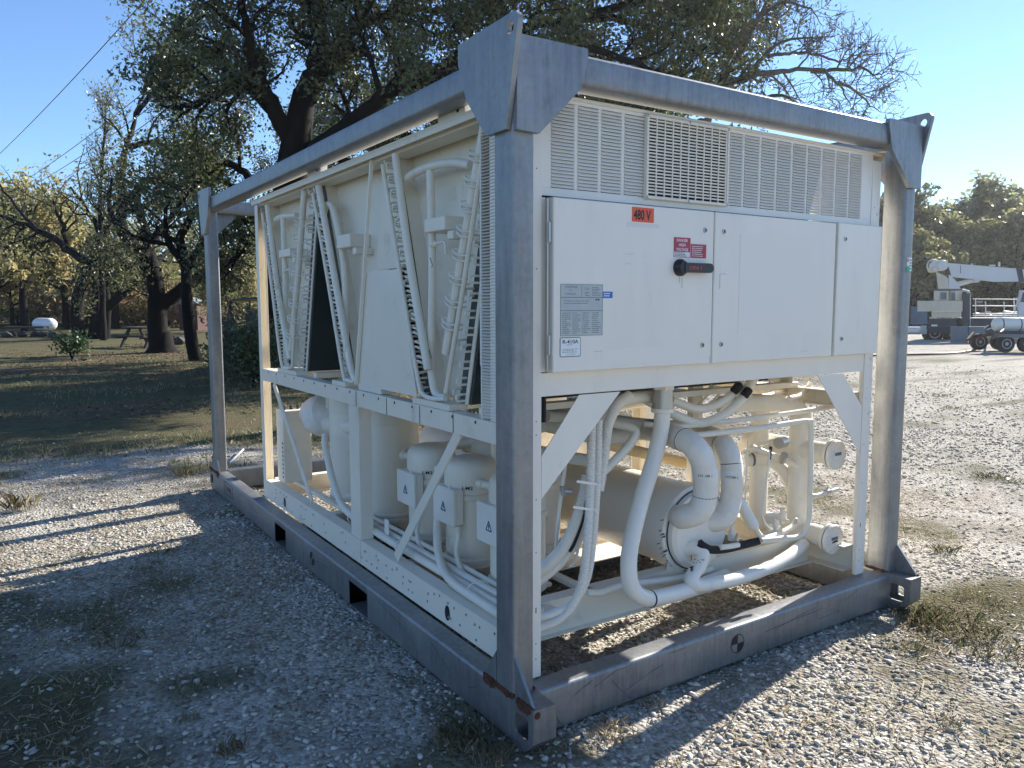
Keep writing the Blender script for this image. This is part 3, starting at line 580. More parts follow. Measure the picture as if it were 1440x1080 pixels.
lines(l4, .37, .415, 1.606, 1.640, 6, INKG, .9, .0022); lines(l4, .335, .366, 1.606, 1.622, 3, INKG); lines(l4, .24, .415, 1.575, 1.592, 2, INKG, .95); lines(l4, .385, .415, 1.588, 1.598, 1, INK, .9, .005); lines(l4, .232, .415, 1.468, 1.548, 11, INKG, .8, .0024, cols=4)
l5 = label('blue_sticker', .420, .468, 1.599, 1.623, BLUE, ch); lines(l5, .425, .464, 1.603, 1.62, 2, WINK, .9, .004)
l6 = MB(); O = [( .224 + .0 + x, z) for x, z in ()]
def rr_poly(x0, x1, z0, z1, r_): return [(x1 - r_ + r_ * math.cos(t), z1 - r_ + r_ * math.sin(t)) for t in np.linspace(0, math.pi / 2, 5)] + [(x0 + r_ + r_ * math.cos(t), z1 - r_ + r_ * math.sin(t)) for t in np.linspace(math.pi / 2, math.pi, 5)] + [(x0 + r_ + r_ * math.cos(t), z0 + r_ + r_ * math.sin(t)) for t in np.linspace(math.pi, 1.5 * math.pi, 5)] + [(x1 - r_ + r_ * math.cos(t), z0 + r_ + r_ * math.sin(t)) for t in np.linspace(1.5 * math.pi, 2 * math.pi, 5)]
l6 = MB().prism([(x, D0 - .0002, z) for x, z in rr_poly(.222, .318, 1.385, 1.457, .007)], (0, -.001, 0)).build('refrigerant_label', INKG, ch, smooth=0)
MB().prism([(x, D0 - .0013, z) for x, z in rr_poly(.2248, .3152, 1.3878, 1.4542, .005)], (0, -.0003, 0)).build('label_field', PAPER, l6, smooth=0)
tx('R-410A', .270, 1.4405, .0145, INK, l6, .072, .02, D0 - .0018); lines(l6, .252, .29, 1.427, 1.431, 1, INKG, .9, .002, D0 - .0018); lines(l6, .233, .308, 1.400, 1.416, 3, INKG, .9, .0018, D0 - .0018); tx('11.0 KG', .27, 1.395, .005, INKG, l6, .04, 0, D0 - .0018)
MB().prism([(x, F0 - .0005, z) for x, z in ((.348, 1.236), (.551, 1.236), (.174, .860), (.174, 1.020))], (0, .004, 0)).build('knee_brace', WHITE2, ch)
MB().prism([(x, F0 - .0005, z) for x, z in ((1.797, 1.236), (1.994, 1.236), (2.1665, 1.062), (2.1665, .82))], (0, .004, 0)).build('knee_brace', WHITE2, ch)

# --- long side: corner louvre strip, coils, headers, panels
MB().box(mX(X0 + .004), mX(X0 + .008), Y0 + .071, .476, 1.30, 2.304).build('corner_panel', WHITE2, ch)  # unseen right-hand sheet, added and widened to block sun behind the louvres
MB().box(X0 + .07, mX(X0 + .07), .47, .475, 1.96, 2.27).build('added_back_wall', WHITE, ch)  # unseen white wall added so the louvre gaps look light
MB().box(X0 + .004, X0 + .008, Y0 + .075, .33, ZM1 + .002, 2.29).box(X0 + .003, X0 + .05, .392, .40, ZM1 + .002, 2.29).build('corner_panel', WHITE2, ch)
v0 = MB().prism([(X0 - .002, .2, ZM1 + .012), (X0 + .0, .2, ZM1 + .0105), (X0 + .012, .2, ZM1 + .017), (X0 + .010, .2, ZM1 + .0185)], (0, .19, 0)).build('vent_fin', WHITE2, ch, smooth=0)
for k in range(1, 92): piece('vent_fin', v0, ch, (0, 0, .0122 * k))
XS = X0 + .045                                                  # plane of the tube ends
S = lambda px, py, x=XS: on('x', x, px, py)
# partition sheets behind the coil ends, and the covering plate between second and third V
def sheet(name, x, pts, m=WHITE, th=.004): return MB().prism([S(a, b, x) for a, b in pts], (th, 0, 0)).build(name, m, ch, smooth=0)
XP = X0 + .15
def sheet_yz(name, x, yz, m=WHITE): return MB().prism([(x, a, b) for a, b in yz], (.004, 0, 0)).build(name, m, ch, smooth=0)
def leg(px0, py0, px1, py1): return S(px0, py0), S(px1, py1)
legs = [((683, 205), (641, 552)), ((549, 222), (598, 552)), ((447, 262), (491, 534)), ((436, 280), (421, 520)), ((371, 292), (402, 520))]
LG = []
for (a, b) in legs:
    p, q = S(*a), S(*b); d = (p - q) / (p[2] - q[2]); q = q + d * (ZM1 + .03 - q[2]); p = p + d * (2.285 - p[2]); LG.append((p, q))
e0, e1 = S(531, 232), S(509, 540)
dd = (e0 - e1) / (e0[2] - e1[2]); e1 = e1 + dd * (ZM1 + .03 - e1[2]); e0 = e0 + dd * (2.285 - e0[2])
for A, B in ((LG[1], LG[0]), (LG[4], LG[3])): sheet_yz('partition_sheet', XP, [A[0][1:], B[0][1:], B[1][1:], A[1][1:]])
sheet_yz('partition_sheet', XP, [LG[2][0][1:], e0[1:], e1[1:], LG[2][1][1:]])
s_ = .53; pm = lambda a, b, t: a + (b - a) * t
L1a, L1b = LG[1][0] + np.array((0, .05, 0)), LG[1][1] + np.array((0, .05, 0))
L1c = np.array((0, -.035, 0)); sheet_yz('cover_plate', X0 + .075, [e0[1:], (L1a + L1c)[1:], (pm(L1a, L1b, .47) + L1c)[1:], pm(e0, e1, .47)[1:]]); sheet_yz('cover_plate', X0 + .024, [pm(e0, e1, .478)[1:], pm(L1a, L1b, .478)[1:], L1b[1:], e1[1:]])
MB().bar((X0 + .012, *e0[1:]), (X0 + .012, *e1[1:]), .016, .016, (1, 0, 0)).build('plate_edge', WHITE, ch)
sheet_yz('partition_sheet', mX(XP), [(.45, 2.28), (3.42, 2.28), (3.42, 1.15), (.45, 1.15)])
TSH = mat('tube_sheet_grey', (.09, .09, .085), .6, var=.4, vscale=20)
ub = None
for i, (p, q) in enumerate(LG):
    fwd = (p - q)[1] < 0                                         # leans towards the near end as it rises
    n = np.array((0, (p - q)[2], -(p - q)[1])); n /= np.linalg.norm(n); n *= -1 if fwd else 1
    n = np.array((0, -1., 0)) if fwd else np.array((0, 1., 0))
    T = .068
    cl = MB(); P = [p + n * .012, p + n * (.012 + T), q + n * (.012 + T), q + n * .012]
    xs_ = X0 + .084 if fwd else XP + .004; core = MB().prism([(xs_, *v[1:]) for v in P], (X1 - .15 - xs_, 0, 0)).build('condenser_coil', FIN, ch, smooth=0)
    cl.prism([(X0 + .079, *v[1:]) for v in [p - n * .02, p + n * (.012 + T), q + n * (.012 + T), q - n * .02]], (.004, 0, 0)); (None if fwd else MB().prism([(X0 + .084, *v[1:]) for v in [p - n * .02, p + n * (.012 + T), q + n * (.012 + T), q - n * .02]], (XP - X0 - .081, 0, 0)).build('coil_casing', WHITE, core, smooth=0)); cl.build('tube_sheet', TSH, core, smooth=0)
    sw = .024
    MB().prism([(X0 + .070, *v[1:]) for v in [p + n * (T - sw), p + n * T, q + n * T, q + n * (T - sw)]], (.006, 0, 0)).build('edge_strip', WHITE, core, smooth=0) if fwd else None
    K = 16
    for k in range(K):
        t = (k + .6) / K; c = pm(p, q, t) + n * (.035 if fwd else .028) * (1 if k % 2 else .75)
        if ub is None:
            arc = [(XS + .033, 0, -.014)] + [(XS - .002 - .014 * math.sin(a), 0, -.014 * math.cos(a)) for a in np.linspace(0, math.pi, 7)] + [(XS + .033, 0, .014)]
            u = MB().tube([np.array(v) + (0, c[1], c[2]) for v in arc], .0055, 6, False); ub = (u.build('return_bend', PIPEW, core), c.copy())
        else:
            b_ = piece('return_bend', ub[0], core, (0, c[1] - ub[1][1], c[2] - ub[1][2]))
            c2 = c - n * .028 * (1 if fwd else -1)
            if k % 3 == 0 or not fwd: piece('return_bend', ub[0], core, (.008, c2[1] + .012 - ub[1][1], c2[2] + .02 - ub[1][2]))
def pipe(name, pts, r, m=PIPEW, seg=12, n=6, par=None, smooth=True): return MB().tube(cat_rom(pts, n) if smooth else pts, r, seg).build(name, m, par or ch, smooth=50)
XA = X0 + .02
H = lambda pts, x=XA: [S(a, b, x) for a, b in pts]
pipe('header_pipe', H([(683, 168), (655, 330), (627, 497)]), .019); pipe('header_pipe', H([(556, 217), (575, 360), (602, 520)]), .019)
pipe('header_pipe', H([(448, 262), (474, 410), (492, 510), (501, 537)]), .019); pipe('header_pipe', H([(428, 268), (419, 390), (409, 492)]), .019); pipe('header_pipe', H([(376, 289), (391, 410), (408, 505)]), .019)
pipe('liquid_pipe', H([(681, 224), (677, 232), (652, 400), (627, 552)]), .0105); pipe('liquid_pipe', H([(538, 232), (565, 400), (588, 535), (594, 553), (606, 560), (626, 561)]), .0105)
pipe('liquid_pipe', H([(440, 272), (462, 400), (482, 522), (488, 534), (497, 537)]), .0105); pipe('liquid_pipe', H([(424, 300), (417, 400), (411, 516)]), .0105); pipe('liquid_pipe', H([(369, 300), (383, 410), (395, 506), (402, 517), (409, 517)]), .0105)
XB = X0 + .06
pipe('crossover_pipe', H([(562, 268), (574, 250), (600, 236), (635, 229), (662, 232)], XB), .019); pipe('suction_drop', H([(605, 240), (608, 380), (606, 500), (609, 540), (615, 556), (628, 560)], XB), .018, smooth=True)
pipe('crossover_pipe', H([(380, 320), (388, 309), (400, 304), (418, 303)], XB), .019); pipe('suction_drop', H([(398, 306), (401, 400), (402, 500), (407, 517)], XB), .018)
pipe('suction_drop', H([(455, 306), (458, 292), (463, 287), (469, 296), (478, 338), (482, 362), (485, 400), (488, 520), (497, 536)], XB), .018)
for (a, b, c, d) in ((602, 309, 631, 323), (478, 332, 497, 347), (396, 352, 412, 360)):
    p0, p1 = S(a, b, X0 + .05), S(c, d, X0 + .05); br = MB().box(X0 + .03, XP, p0[1], p1[1], p0[2], p1[2], .003).build('pipe_bracket', WHITE, ch)
    MB().box(X0 + .05, XP, p1[1] - .035, p1[1] + .015, p1[2] - .04, p1[2] - .004, .003).build('bracket_shelf', WHITE, br)
for (a, b), sc in (((613, 343), 1.), ((402, 380), .8)):
    c = S(a, b, X0 + .05); v = MB().lathe(c + (0, .04, 0), [(.011, 0), (.011, .015), (.016, .017), (.016, .03), (.010, .032), (.010, .06)], 12, (0, -1, 0)); v.tube(cat_rom([c, c + (0, -.06, .003), c + (0, -.085, -.005), c + (0, -.088, -.05)], 5), .007, 8); v.build('service_valve', PIPEW, ch)
# feeder loops off the headers
for a, b, nrm in (((676, 200), (632, 470), -1), ((567, 300), (598, 515), 1), ((455, 310), (492, 505), 1), ((424, 300), (410, 480), -1), ((380, 320), (404, 490), 1)):
    p, q = S(*a, XA), S(*b, XA); f = MB(); K = 8 if nrm < 0 else 11
    for k in range(K):
        c = pm(p, q, (k + .5) / K)
        for dz in (0, -.022):
            s1 = c + (0, 0, dz); 
            if nrm < 0: f.tube(cat_rom([s1 + (.0, .02, .02), s1 + (-.022, .032, .022), s1 + (-.03, .01, .006), s1 + (-.018, -.022, -.006), s1 + (.03, -.045, -.004)], 5), .0048, 6)
            else: f.tube(cat_rom([s1 + (.0, .0, .0), s1 + (-.02, .012, .012), s1 + (-.012, .04, .012), s1 + (.03, .055, .0)], 5), .005, 6)
    tag(f.build('feeder_loop', PIPEW, ch), kind='stuff')
for a, b, c in ((586, 630, 566), (425, 458, 0), (470, 505, 0)): pass
for ya, yb in ((LG[0][1][1] - .02, LG[1][1][1] + .06), (LG[2][1][1] - .03, LG[2][1][1] + .17), (LG[3][1][1] - .05, LG[4][1][1] + .05)):
    MB().box(X0 + .006, X0 + .1, ya, yb, ZM1 + .001, ZM1 + .028, .002).build('coil_tray', WHITE, ch)
for y in (.50, (e1[1] + LG[2][1][1]) / 2, LG[3][1][1] - .22): MB().box(X0 + .07, mX(X0 + .07), y - .03, y + .03, ZM1 + .001, ZM1 + .03, .002).build('coil_beam', WHITE, ch)
MB().box(X0 + .02, mX(X0 + .02), e1[1] - .01, LG[1][1][1] + .03 + .42, ZM1 + .002, ZM1 + .04, .003).build('drain_tray', WHITE, ch)
w = MB()
for px, py in ((608, 368), (606, 497), (396, 392)):
    c = S(px, py, X0 + .04); w.tube([c + (-.004, .012, .018), c + (-.004, -.012, -.02), c + (-.004, .004, -.022)], .0016, 4)
tag(w.build('flow_mark', INK, ch), kind='stuff')
# ------------------------------------------------------------------ below the deck: compressors, receiver, evaporator, pipework
def warn(par, c, right, nrm, h=.05):
    c = np.array(c); right = np.array(right, float); nrm = np.array(nrm, float); up = np.array((0, 0, 1.))
    P = MB().prism([c + nrm * .0005 + right * a + up * b for a, b in ((-h * .62, -h * .62), (h * .62, -h * .62), (h * .62, h * .7), (-h * .62, h * .7))], nrm * .0006).build('caution_sticker', PAPER, par, smooth=0)
    tri = [(0, .55), (-.5, -.4), (.5, -.4)]; m_ = MB()
    for k in range(3):
        a, b = np.array(tri[k]) * h, np.array(tri[(k + 1) % 3]) * h; m_.bar(c + nrm * .0018 + right * a[0] + up * a[1], c + nrm * .0018 + right * b[0] + up * b[1], .005, .001, nrm)
    m_.bar(c + nrm * .0018 + right * .004 + up * h * .25, c + nrm * .0018 - right * .004 - up * .0, .004, .001, nrm).bar(c + nrm * .0018 - right * .004, c + nrm * .0018 + right * .004, .004, .001, nrm).bar(c + nrm * .0018 + right * .004, c + nrm * .0018 - right * .002 - up * h * .3, .004, .001, nrm)
    m_.build('caution_mark', INK, P, smooth=0)
XC = .45
def compressor(y, name=None):
    c = MB().lathe((XC, y, .32), [(.10, 0), (.138, .0), (.138, .018), (.122, .026), (.126, .05), (.126, .31), (.137, .315), (.138, .34), (.130, .345), (.132, .43), (.128, .47), (.112, .495), (.08, .508), (.05, .512), (.0001, .515)], 36)
    c.lathe((XC, y, .30), [(.135, 0), (.135, .012), (.13, .02)], 30)
    s_ = c.build('compressor', WHITE, ch, smooth=40)
    MB().tube(fillet([(XC - .03, y + .06, .735), (XC - .05, y + .16, .74), (XC - .06, y + .24, .735)], .05), .021, 14).lathe((XC - .055, y + .20, .735), [(.025, 0), (.025, .03)], 14, (-.1, 1, 0)).build('discharge_stub', PIPEW, s_)
    MB().box(XC - .04, XC + .12, y - .1, y + .1, .301, .319, .002).build('mounting_foot', WHITE, s_)
    bx0, bx1, by0, by1, bz0, bz1 = .285, .345, y - .115, y + .09, .52, .70
    t = MB().box(bx0 + .022, bx1, by0 + .004, by1 - .004, bz0 + .004, bz1 - .004, .004).build('terminal_box', WHITE2, s_); ld = MB().box(bx0, bx0 + .022, by0, by1, bz0, bz1, .005).box(bx0 + .006, bx0 + .016, by0 + .04, by0 + .056, bz1 - .001, bz1 + .016, .003).build('box_cover', WHITE2, s_)
    warn(t, (bx0 - .0005, y - .02, .605), (0, -1, 0), (-1, 0, 0), .045)
    MB().tube(cat_rom([(bx1 - .02, y - .09, .52), (bx1 - .02, y - .095, .47), (.30, y - .12, .40), (.26, y - .24, .35), (.24, y - .4, .335)], 7), .0125, 10).lathe((bx1 - .02, y - .09, .49), [(.018, 0), (.018, .028)], 12).build('motor_conduit', PIPEW, s_)
    if name:
        MB().lathe((XC, y, .615), [(.1165, 0), (.1165, .0001)], 8) if False else None
        a = R(200); c_ = (XC + .1155 * math.cos(a), y + .1155 * math.sin(a), .705)
        text('lettering', name, (XC - .6 * .1345, y - .8 * .1345, .70), (.8, -.6, 0), (0, 0, 1), .017, INK, s_, .052, .01)
    return s_
compressor(.66); compressor(1.08, 'I-M2'); compressor(1.50, 'I-M3')
for s_, y_ in ((None, 1.08), (None, 1.50)):
    o_ = [q for q in ch.children if q.name.split('.')[0] == 'compressor'][0]; k_ = copy_tree(o_, ch); k_.location = (.40, y_ - .66, 0)
def receiver(y, r, z1, mark=False):
    p = MB().lathe((.46, y, .31), [(r * 1.05, 0), (r * 1.05, .02), (r * .98, .024), (r, .04), (r, z1 - .31 - .06), (r * .985, z1 - .31 - .055), (r * .985, z1 - .31 - .02), (r * .9, z1 - .31)], 40).build('jacketed_compressor', WHITE, ch)
    MB().lathe((.46, y, .31), [(r + .004, .03), (r + .004, .046), (r, .05)], 40).build('jacket_band', WHITE2, p); MB().lathe((.46, y, .0), [(r + .0015, z1 - .10), (r + .003, z1 - .097), (r + .0015, z1 - .094)], 40).build('jacket_band', WHITE2, p)
    MB().bar((.46 - r * .93, y - r * .40, .36), (.46 - r * .93, y - r * .40, z1 - .11), .004, .004).build('jacket_seam', INKG, p)
    return p
j1 = receiver(2.05, .172, .985); j2 = receiver(2.62, .16, .985)
MB().tube(cat_rom([(.42, 2.40, .80), (.36, 2.62, .80), (.32, 2.78, .79), (.32, 2.86, .80)], 6), .055, 18).build('discharge_pipe', PIPEW, ch)
# lagged shut-off valve at the far end: lumpy wrap, stem and lever
c = np.array((.33, 2.90, .82)); vb = MB(); prof = [(.0001, -.17), (.07, -.165), (.11, -.10), (.125, -.02), (.12, .06), (.13, .09), (.085, .13), (.07, .2), (.0001, .21)]
vb.lathe(c, prof, 40, (.2, 1, .1)); V = np.array(vb.V); nz = fbm(V[:, 1] * 40 + V[:, 0] * 30, V[:, 2] * 40, 1.0, 77)[:, None]; vb.V = [tuple(v) for v in c + (V - c) * (.93 + .14 * nz)]
vb.lathe(c + (.03, -.10, .03), [(.0001, -.02), (.14, -.018), (.145, 0), (.14, .02), (.0001, .022)], 30, (.25, -1, .35)).lathe(c + (.02, -.06, .05), [(.0001, -.02), (.12, -.018), (.125, 0), (.12, .02), (.0001, .022)], 30, (.25, -1, .35))
vb = vb.build('lagged_valve', WRAP, ch, smooth=120); MB().cyl(c + (0, -.02, .09), c + (0, -.02, .19), .026, 12).cyl(c + (.05, .12, .05), c + (.05, .12, .17), .02, 12).tube([c + (.02, -.2, .16), c + (.02, .05, .175), c + (.06, .25, .15)], .012, 8).cyl(c + (0, -.02, .15), c + (0, -.02, .18), .009, 8).bar(c + (0, -.07, .165), c + (0, .1, .175), .012, .012).cyl(c + (.02, -.13, .07), c + (.02, -.13, .15), .026, 12).build('valve_stem', PIPEW, vb)
# small rear control box and a second one further in
rb = MB().box(.16, .36, 3.18, 3.34, .325, .84, .004).build('rear_box', WHITE, ch); g_ = MB()
for k in range(9): g_.box(.1594, .16, 3.20, 3.22, .36 + k * .03, .375 + k * .03)
for k in range(3): g_.cyl((.19 + .05 * k, 3.25, .84), (.19 + .05 * k, 3.25, .87), .011, 8)
g_.build('box_fitting', DARKM, rb); MB().box(.62, .84, 3.2, 3.34, .40, .78, .004).build('rear_box', WHITE, ch)
# conduits along the long side
pipe('side_conduit', [(.22, 2.5, .76), (.20, 2.45, .70), (.19, 2.3, .50), (.19, 2.1, .37), (.19, 1.6, .345), (.195, 1.2, .34), (.2, .8, .335), (.2, .2, .335)], .021, seg=14)
pipe('side_conduit', [(.25, 2.3, .345), (.24, 1.8, .34), (.235, 1.4, .345), (.24, 1.0, .345), (.25, .5, .34)], .021)
pipe('side_conduit', [(.29, 2.2, .34), (.28, 1.5, .36), (.29, 1.0, .355), (.30, .4, .345)], .014)
pipe('side_conduit', [(.30, 1.15, .52), (.28, 1.12, .46), (.235, 1.02, .39), (.17, .8, .345), (.16, .5, .335), (.16, .2, .33)], .02)
for y in (2.0, 1.72, 1.36, .62): MB().tube([(.215 + .055 * math.cos(t), y, .345 + .034 * math.sin(t)) for t in np.linspace(0, 2 * math.pi, 15)], .003, 5, False).build('cable_tie', WHITE2, ch)
MB().box(.20, .206, 1.52, 1.57, .31, .44, .001).build('conduit_clip', WHITE2, ch)
# evaporator barrel
EC = np.array((1.27, .35, .505))
ev = MB().lathe(EC, [(.0001, -.045), (.165, -.04), (.185, -.025), (.19, 0), (.19, .004)], 48, (0, 1, 0)).build('barrel_end_cap', WHITE2, ch)
MB().lathe(EC, [(.205, .004), (.212, .012), (.212, .14), (.205, .15), (.205, 2.6), (.16, 2.66), (.0001, 2.68)], 48, (0, 1, 0)).build('evaporator_barrel', WHITE2, ch)
sm = MB().tube([EC + np.array((.1925 * math.cos(t), -.001, .1925 * math.sin(t))) for t in np.linspace(.5, 5.6, 60)], .0028, 5, False)
for k in range(20):
    t = 1.2 + 3.6 * random.random(); r_ = .194 + .014 * random.random(); p = EC + np.array((r_ * math.cos(t), -.002 + .03 * random.random(), r_ * math.sin(t)))
    sm.tube([p, p + np.array((.01 * random.random() - .02, .012, -.02 * random.random()))], [.0025 + .0035 * random.random(), .0012], 5)
tag(sm.build('chipped_seam', INK, ev), kind='stuff')
MB().box(EC[0] - .16, EC[0] - .10, .37, .38, .31, .36).box(EC[0] + .1, EC[0] + .16, .37, .38, .31, .36).box(EC[0] - .17, EC[0] + .17, .365, .372, .312, .345).build('barrel_saddle', WHITE, ch)
rs = MB()
for dx in (-.115, -.112): rs.prism([EC + np.array((dx + .04, -.0415, -.02)), EC + np.array((dx + .046, -.0415, -.02)), EC + np.array((dx + .044, -.0415, -.13)), EC + np.array((dx + .041, -.0415, -.13))], (0, -.0006, 0))
rs.build('rust_run', mat('rust_run', (.5, .32, .12), .7), ev, smooth=0)
Q = lambda px, py, y: on('y', y, px, py)
# two lagged hairpins into the barrel, each with a printed sleeve
def hair(name, pts, r, sleeve, txt):
    path = cat_rom(pts, 10); P = MB().tube(path, r, 22).build(name, WRAP, ch, smooth=60)
    jj = MB()
    for i in (24, 38, 52):
        if i < len(path) - 1:
            a, b = path[i], path[i + 1]; d = (b - a) / np.linalg.norm(b - a); jj.lathe(a, [(r + .0006, 0), (r + .0018, .001), (r + .0006, .004)], 22, d)
    jj.build('wrap_joint', INKG, P)
    lo, hi = sleeve; sl = MB().lathe(lo, [(r + .0012, 0), (r + .0016, .001), (r + .0016, float(np.linalg.norm(hi - lo)) - .001), (r + .0012, float(np.linalg.norm(hi - lo)))], 26, hi - lo).build('printed_sleeve', PAPER, P)
    c = (lo + hi) / 2; v = CAM_P - c; v[2] = 0; v /= np.linalg.norm(v); rt = np.cross((0, 0, 1.), v)
    text('lettering', txt, c + v * (r + .0035), rt, (0, 0, 1), .011, INKG, P, .06, .01)
a1 = [Q(860, 600, .95), Q(920, 606, .62), Q(952, 615, .30), Q(975, 627, .17), Q(989, 652, .135), Q(992, 690, .135), Q(983, 718, .15), Q(962, 727, .22), Q(955, 726, .335)]
hair('lagged_hairpin', a1, .054, (Q(992, 674, .134), Q(991, 657, .134)), 'SYSTEM 1')
a2 = [Q(955, 600, 1.1), Q(985, 608, .72), Q(1008, 618, .42), Q(1022, 632, .32), Q(1029, 657, .285), Q(1028, 700, .285), Q(1018, 727, .29), Q(1000, 733, .33), Q(985, 731, .37)]
hair('lagged_hairpin', a2, .052, (Q(1029, 676, .285), Q(1029, 660, .285)), 'SYSTEM 2')
def qpipe(name, pts, r, m=PIPEW, seg=14, n=8): return MB().tube(cat_rom([Q(*p) for p in pts], n), r, seg).build(name, m, ch, smooth=60)
# big drain hose from the cabinet fitting
fx = Q(932, 563, .3); MB().cyl(fx + (0, 0, -.035), fx + (0, 0, .05), .046, 20).build('hose_fitting', STEEL, ch); MB().lathe(fx, [(.036, .05), (.05, .05), (.05, .09), (.036, .09)], 6).build('lock_nut', WHITE2, ch); nu = MB().lathe(fx, [(.051, -.034), (.051, -.052), (.045, -.055)], 20).build('hose_nut', WHITE2, ch)
hz_ = qpipe('drain_hose', [(932, 560, .30), (930, 600, .295), (920, 645, .28), (903, 700, .25), (889, 755, .215), (884, 795, .19), (889, 827, .175), (908, 841, .175), (935, 838, .20), (970, 829, .24), (1000, 818, .29), (1020, 810, .33)], .036, WHITE2, 20)
c = Q(914, 842, .176); MB().lathe(c, [(.0365, 0), (.0378, .001), (.0378, .005), (.0365, .006)], 20, Q(935, 838, .19) - c).build('hose_joint', INK, hz_)
qpipe('sill_pipe', [(826, 833, .33), (845, 833, .31), (873, 824, .31), (927, 817, .31), (961, 812, .32), (1000, 800, .33)], .017)
qpipe('suction_line', [(945, 563, .42), (980, 575, .38), (1010, 568, .36), (1036, 548, .36), (1046, 528, .36)], .021); qpipe('suction_line', [(905, 560, .45), (946, 582, .40), (985, 595, .36), (1020, 581, .33), (1043, 560, .33), (1062, 530, .33)], .022)
tp = MB()
for px, py, y, a, b in ((1032, 550, .335, 1040, 541), (1047, 556, .305, 1053, 548)): tp.tube([Q(px, py, y), Q(a, b, y)], .0215, 12)
tp.build('black_patch', TAPE, ch)
qpipe('arched_pipe', [(838, 650, .42), (842, 612, .40), (855, 580, .38), (880, 562, .36), (925, 558, .38)], .026)
qpipe('diagonal_pipe', [(843, 668, .36), (862, 650, .36), (883, 628, .36), (894, 610, .37), (886, 601, .40), (865, 596, .46)], .02)
qpipe('lagged_return', [(840, 620, .9), (880, 631, .95), (930, 643, 1.0), (975, 654, 1.05)], .032, TAN, 18)
qpipe('liquid_line', [(950, 615, .33), (980, 612, .30), (1059, 603, .26), (1125, 593, .22), (1136, 593, .215), (1140, 602, .215), (1139, 690, .215), (1137, 730, .22), (1126, 753, .23), (1100, 757, .24), (1070, 760, .26)], .014)
qpipe('liquid_line', [(905, 596, .42), (950, 600, .38), (1007, 594, .34), (1052, 589, .32), (1110, 581, .28), (1175, 571, .24)], .0125)
qpipe('liquid_line', [(1139, 695, .215), (1146, 697, .205), (1165, 692, .20), (1178, 688, .195)], .011); 
c = Q(1164, 691, .2); MB().box(c[0] - .02, c[0] + .02, c[1] - .012, c[1] + .012, c[2] - .01, c[2] + .012, .003).cyl(c + (0, 0, .01), c + (0, 0, .028), .006, 8).build('service_valve', STEEL, ch)
qpipe('elbow_pipe', [(1050, 648, .62), (1068, 645, .58), (1085, 649, .54), (1102, 662, .5), (1114, 688, .47), (1118, 720, .45), (1118, 745, .44), (1108, 768, .44)], .034, PIPEW, 20)
c = Q(1057, 646, .6); MB().lathe(c, [(.036, 0), (.037, .002), (.037, .007), (.036, .009)], 20, Q(1068, 645, .58) - c).build('elbow_seam', INKG, ch)
qpipe('thin_tube', [(1083, 632, .33), (1077, 680, .32), (1072, 718, .31), (1076, 735, .30), (1086, 744, .30)], .006, PIPEW, 8); MB().tube([Q(1084, 628, .33), Q(1082, 646, .328)], .008, 8).build('black_sleeve', TAPE, ch)
qpipe('thin_tube', [(1052, 620, .45), (1049, 680, .44), (1048, 720, .43), (1053, 745, .40)], .005, PIPEW, 8)
# water headers with capped stubs on the right
for z in (.795, .345):
    st_ = MB().lathe((2.135, .205, z), [(.052, .02), (.052, .03), (.056, .03), (.056, .55), (.04, .58), (.0001, .58)], 28, (0, 1, 0)).build('water_stub', PIPEW, ch)
    cp = MB().lathe((2.135, .205, z), [(.0001, -.014), (.076, -.012), (.079, -.006), (.079, .004)], 36, (0, 1, 0)).build('stub_cap', WHITE2, st_)
    MB().lathe((2.135, .205, z), [(.0745, .0042), (.0765, .0055), (.0765, .0085), (.0745, .010)], 36, (0, 1, 0)).build('cap_gasket', INKG, st_); MB().lathe((2.135, .205, z), [(.060, .0102), (.079, .0102), (.079, .026), (.058, .032)], 36, (0, 1, 0)).build('stub_flange', PIPEW, st_); cb_ = MB()
    for k in range(8): cb_.lathe((2.135 + .068 * math.cos(k * .785 + .3), .205, z + .068 * math.sin(k * .785 + .3)), [(.0001, -.019), (.006, -.019), (.007, -.012)], 8, (0, 1, 0))
    tag(cb_.build('cap_bolt', PIPEW, cp), kind='stuff')
    MB().box(2.10, 2.17, .1895, .1908, z - .022, z + .03).build('cap_label', PAPER, cp, smooth=0); MB().box(2.108, 2.162, .1885, .1893, z + .0, z + .016).build('cap_print', INKG, cp, smooth=0)
    if z < .5: MB().prism([(2.11, .188, z - .015), (2.165, .188, z - .012), (2.155, .188, z - .002), (2.12, .188, z - .004)], (0, -.0006, 0)).build('peeled_patch', INK, cp, smooth=0)
MB().lathe((2.135, .42, .31), [(.058, 0), (.058, .68), (.05, .70)], 28).build('water_header', PIPEW, ch)
MB().lathe((2.05, .62, .33), [(.05, 0), (.05, .66)], 24).build('water_header', PIPEW, ch)
pipe('water_branch', [(2.135, .42, .98), (2.10, .44, 1.03), (1.98, .5, 1.05), (1.7, .62, 1.05)], .045, seg=20)
vv = MB().lathe(Q(1100, 622, .38), [(.03, -.04), (.03, .02), (.022, .022), (.022, .04)], 14, (1, .2, 0)).build('check_valve', STEEL, ch); MB().cyl(Q(1100, 648, .38), Q(1103, 640, .34), .02, 12).build('check_valve', STEEL, ch)
pipe('branch_pipe', [Q(1056, 628, .5), Q(1085, 640, .46), Q(1110, 650, .42), Q(1142, 662, .36)], .016); pipe('branch_pipe', [Q(1068, 625, .5), Q(1080, 622, .45), Q(1100, 618, .4)], .012)
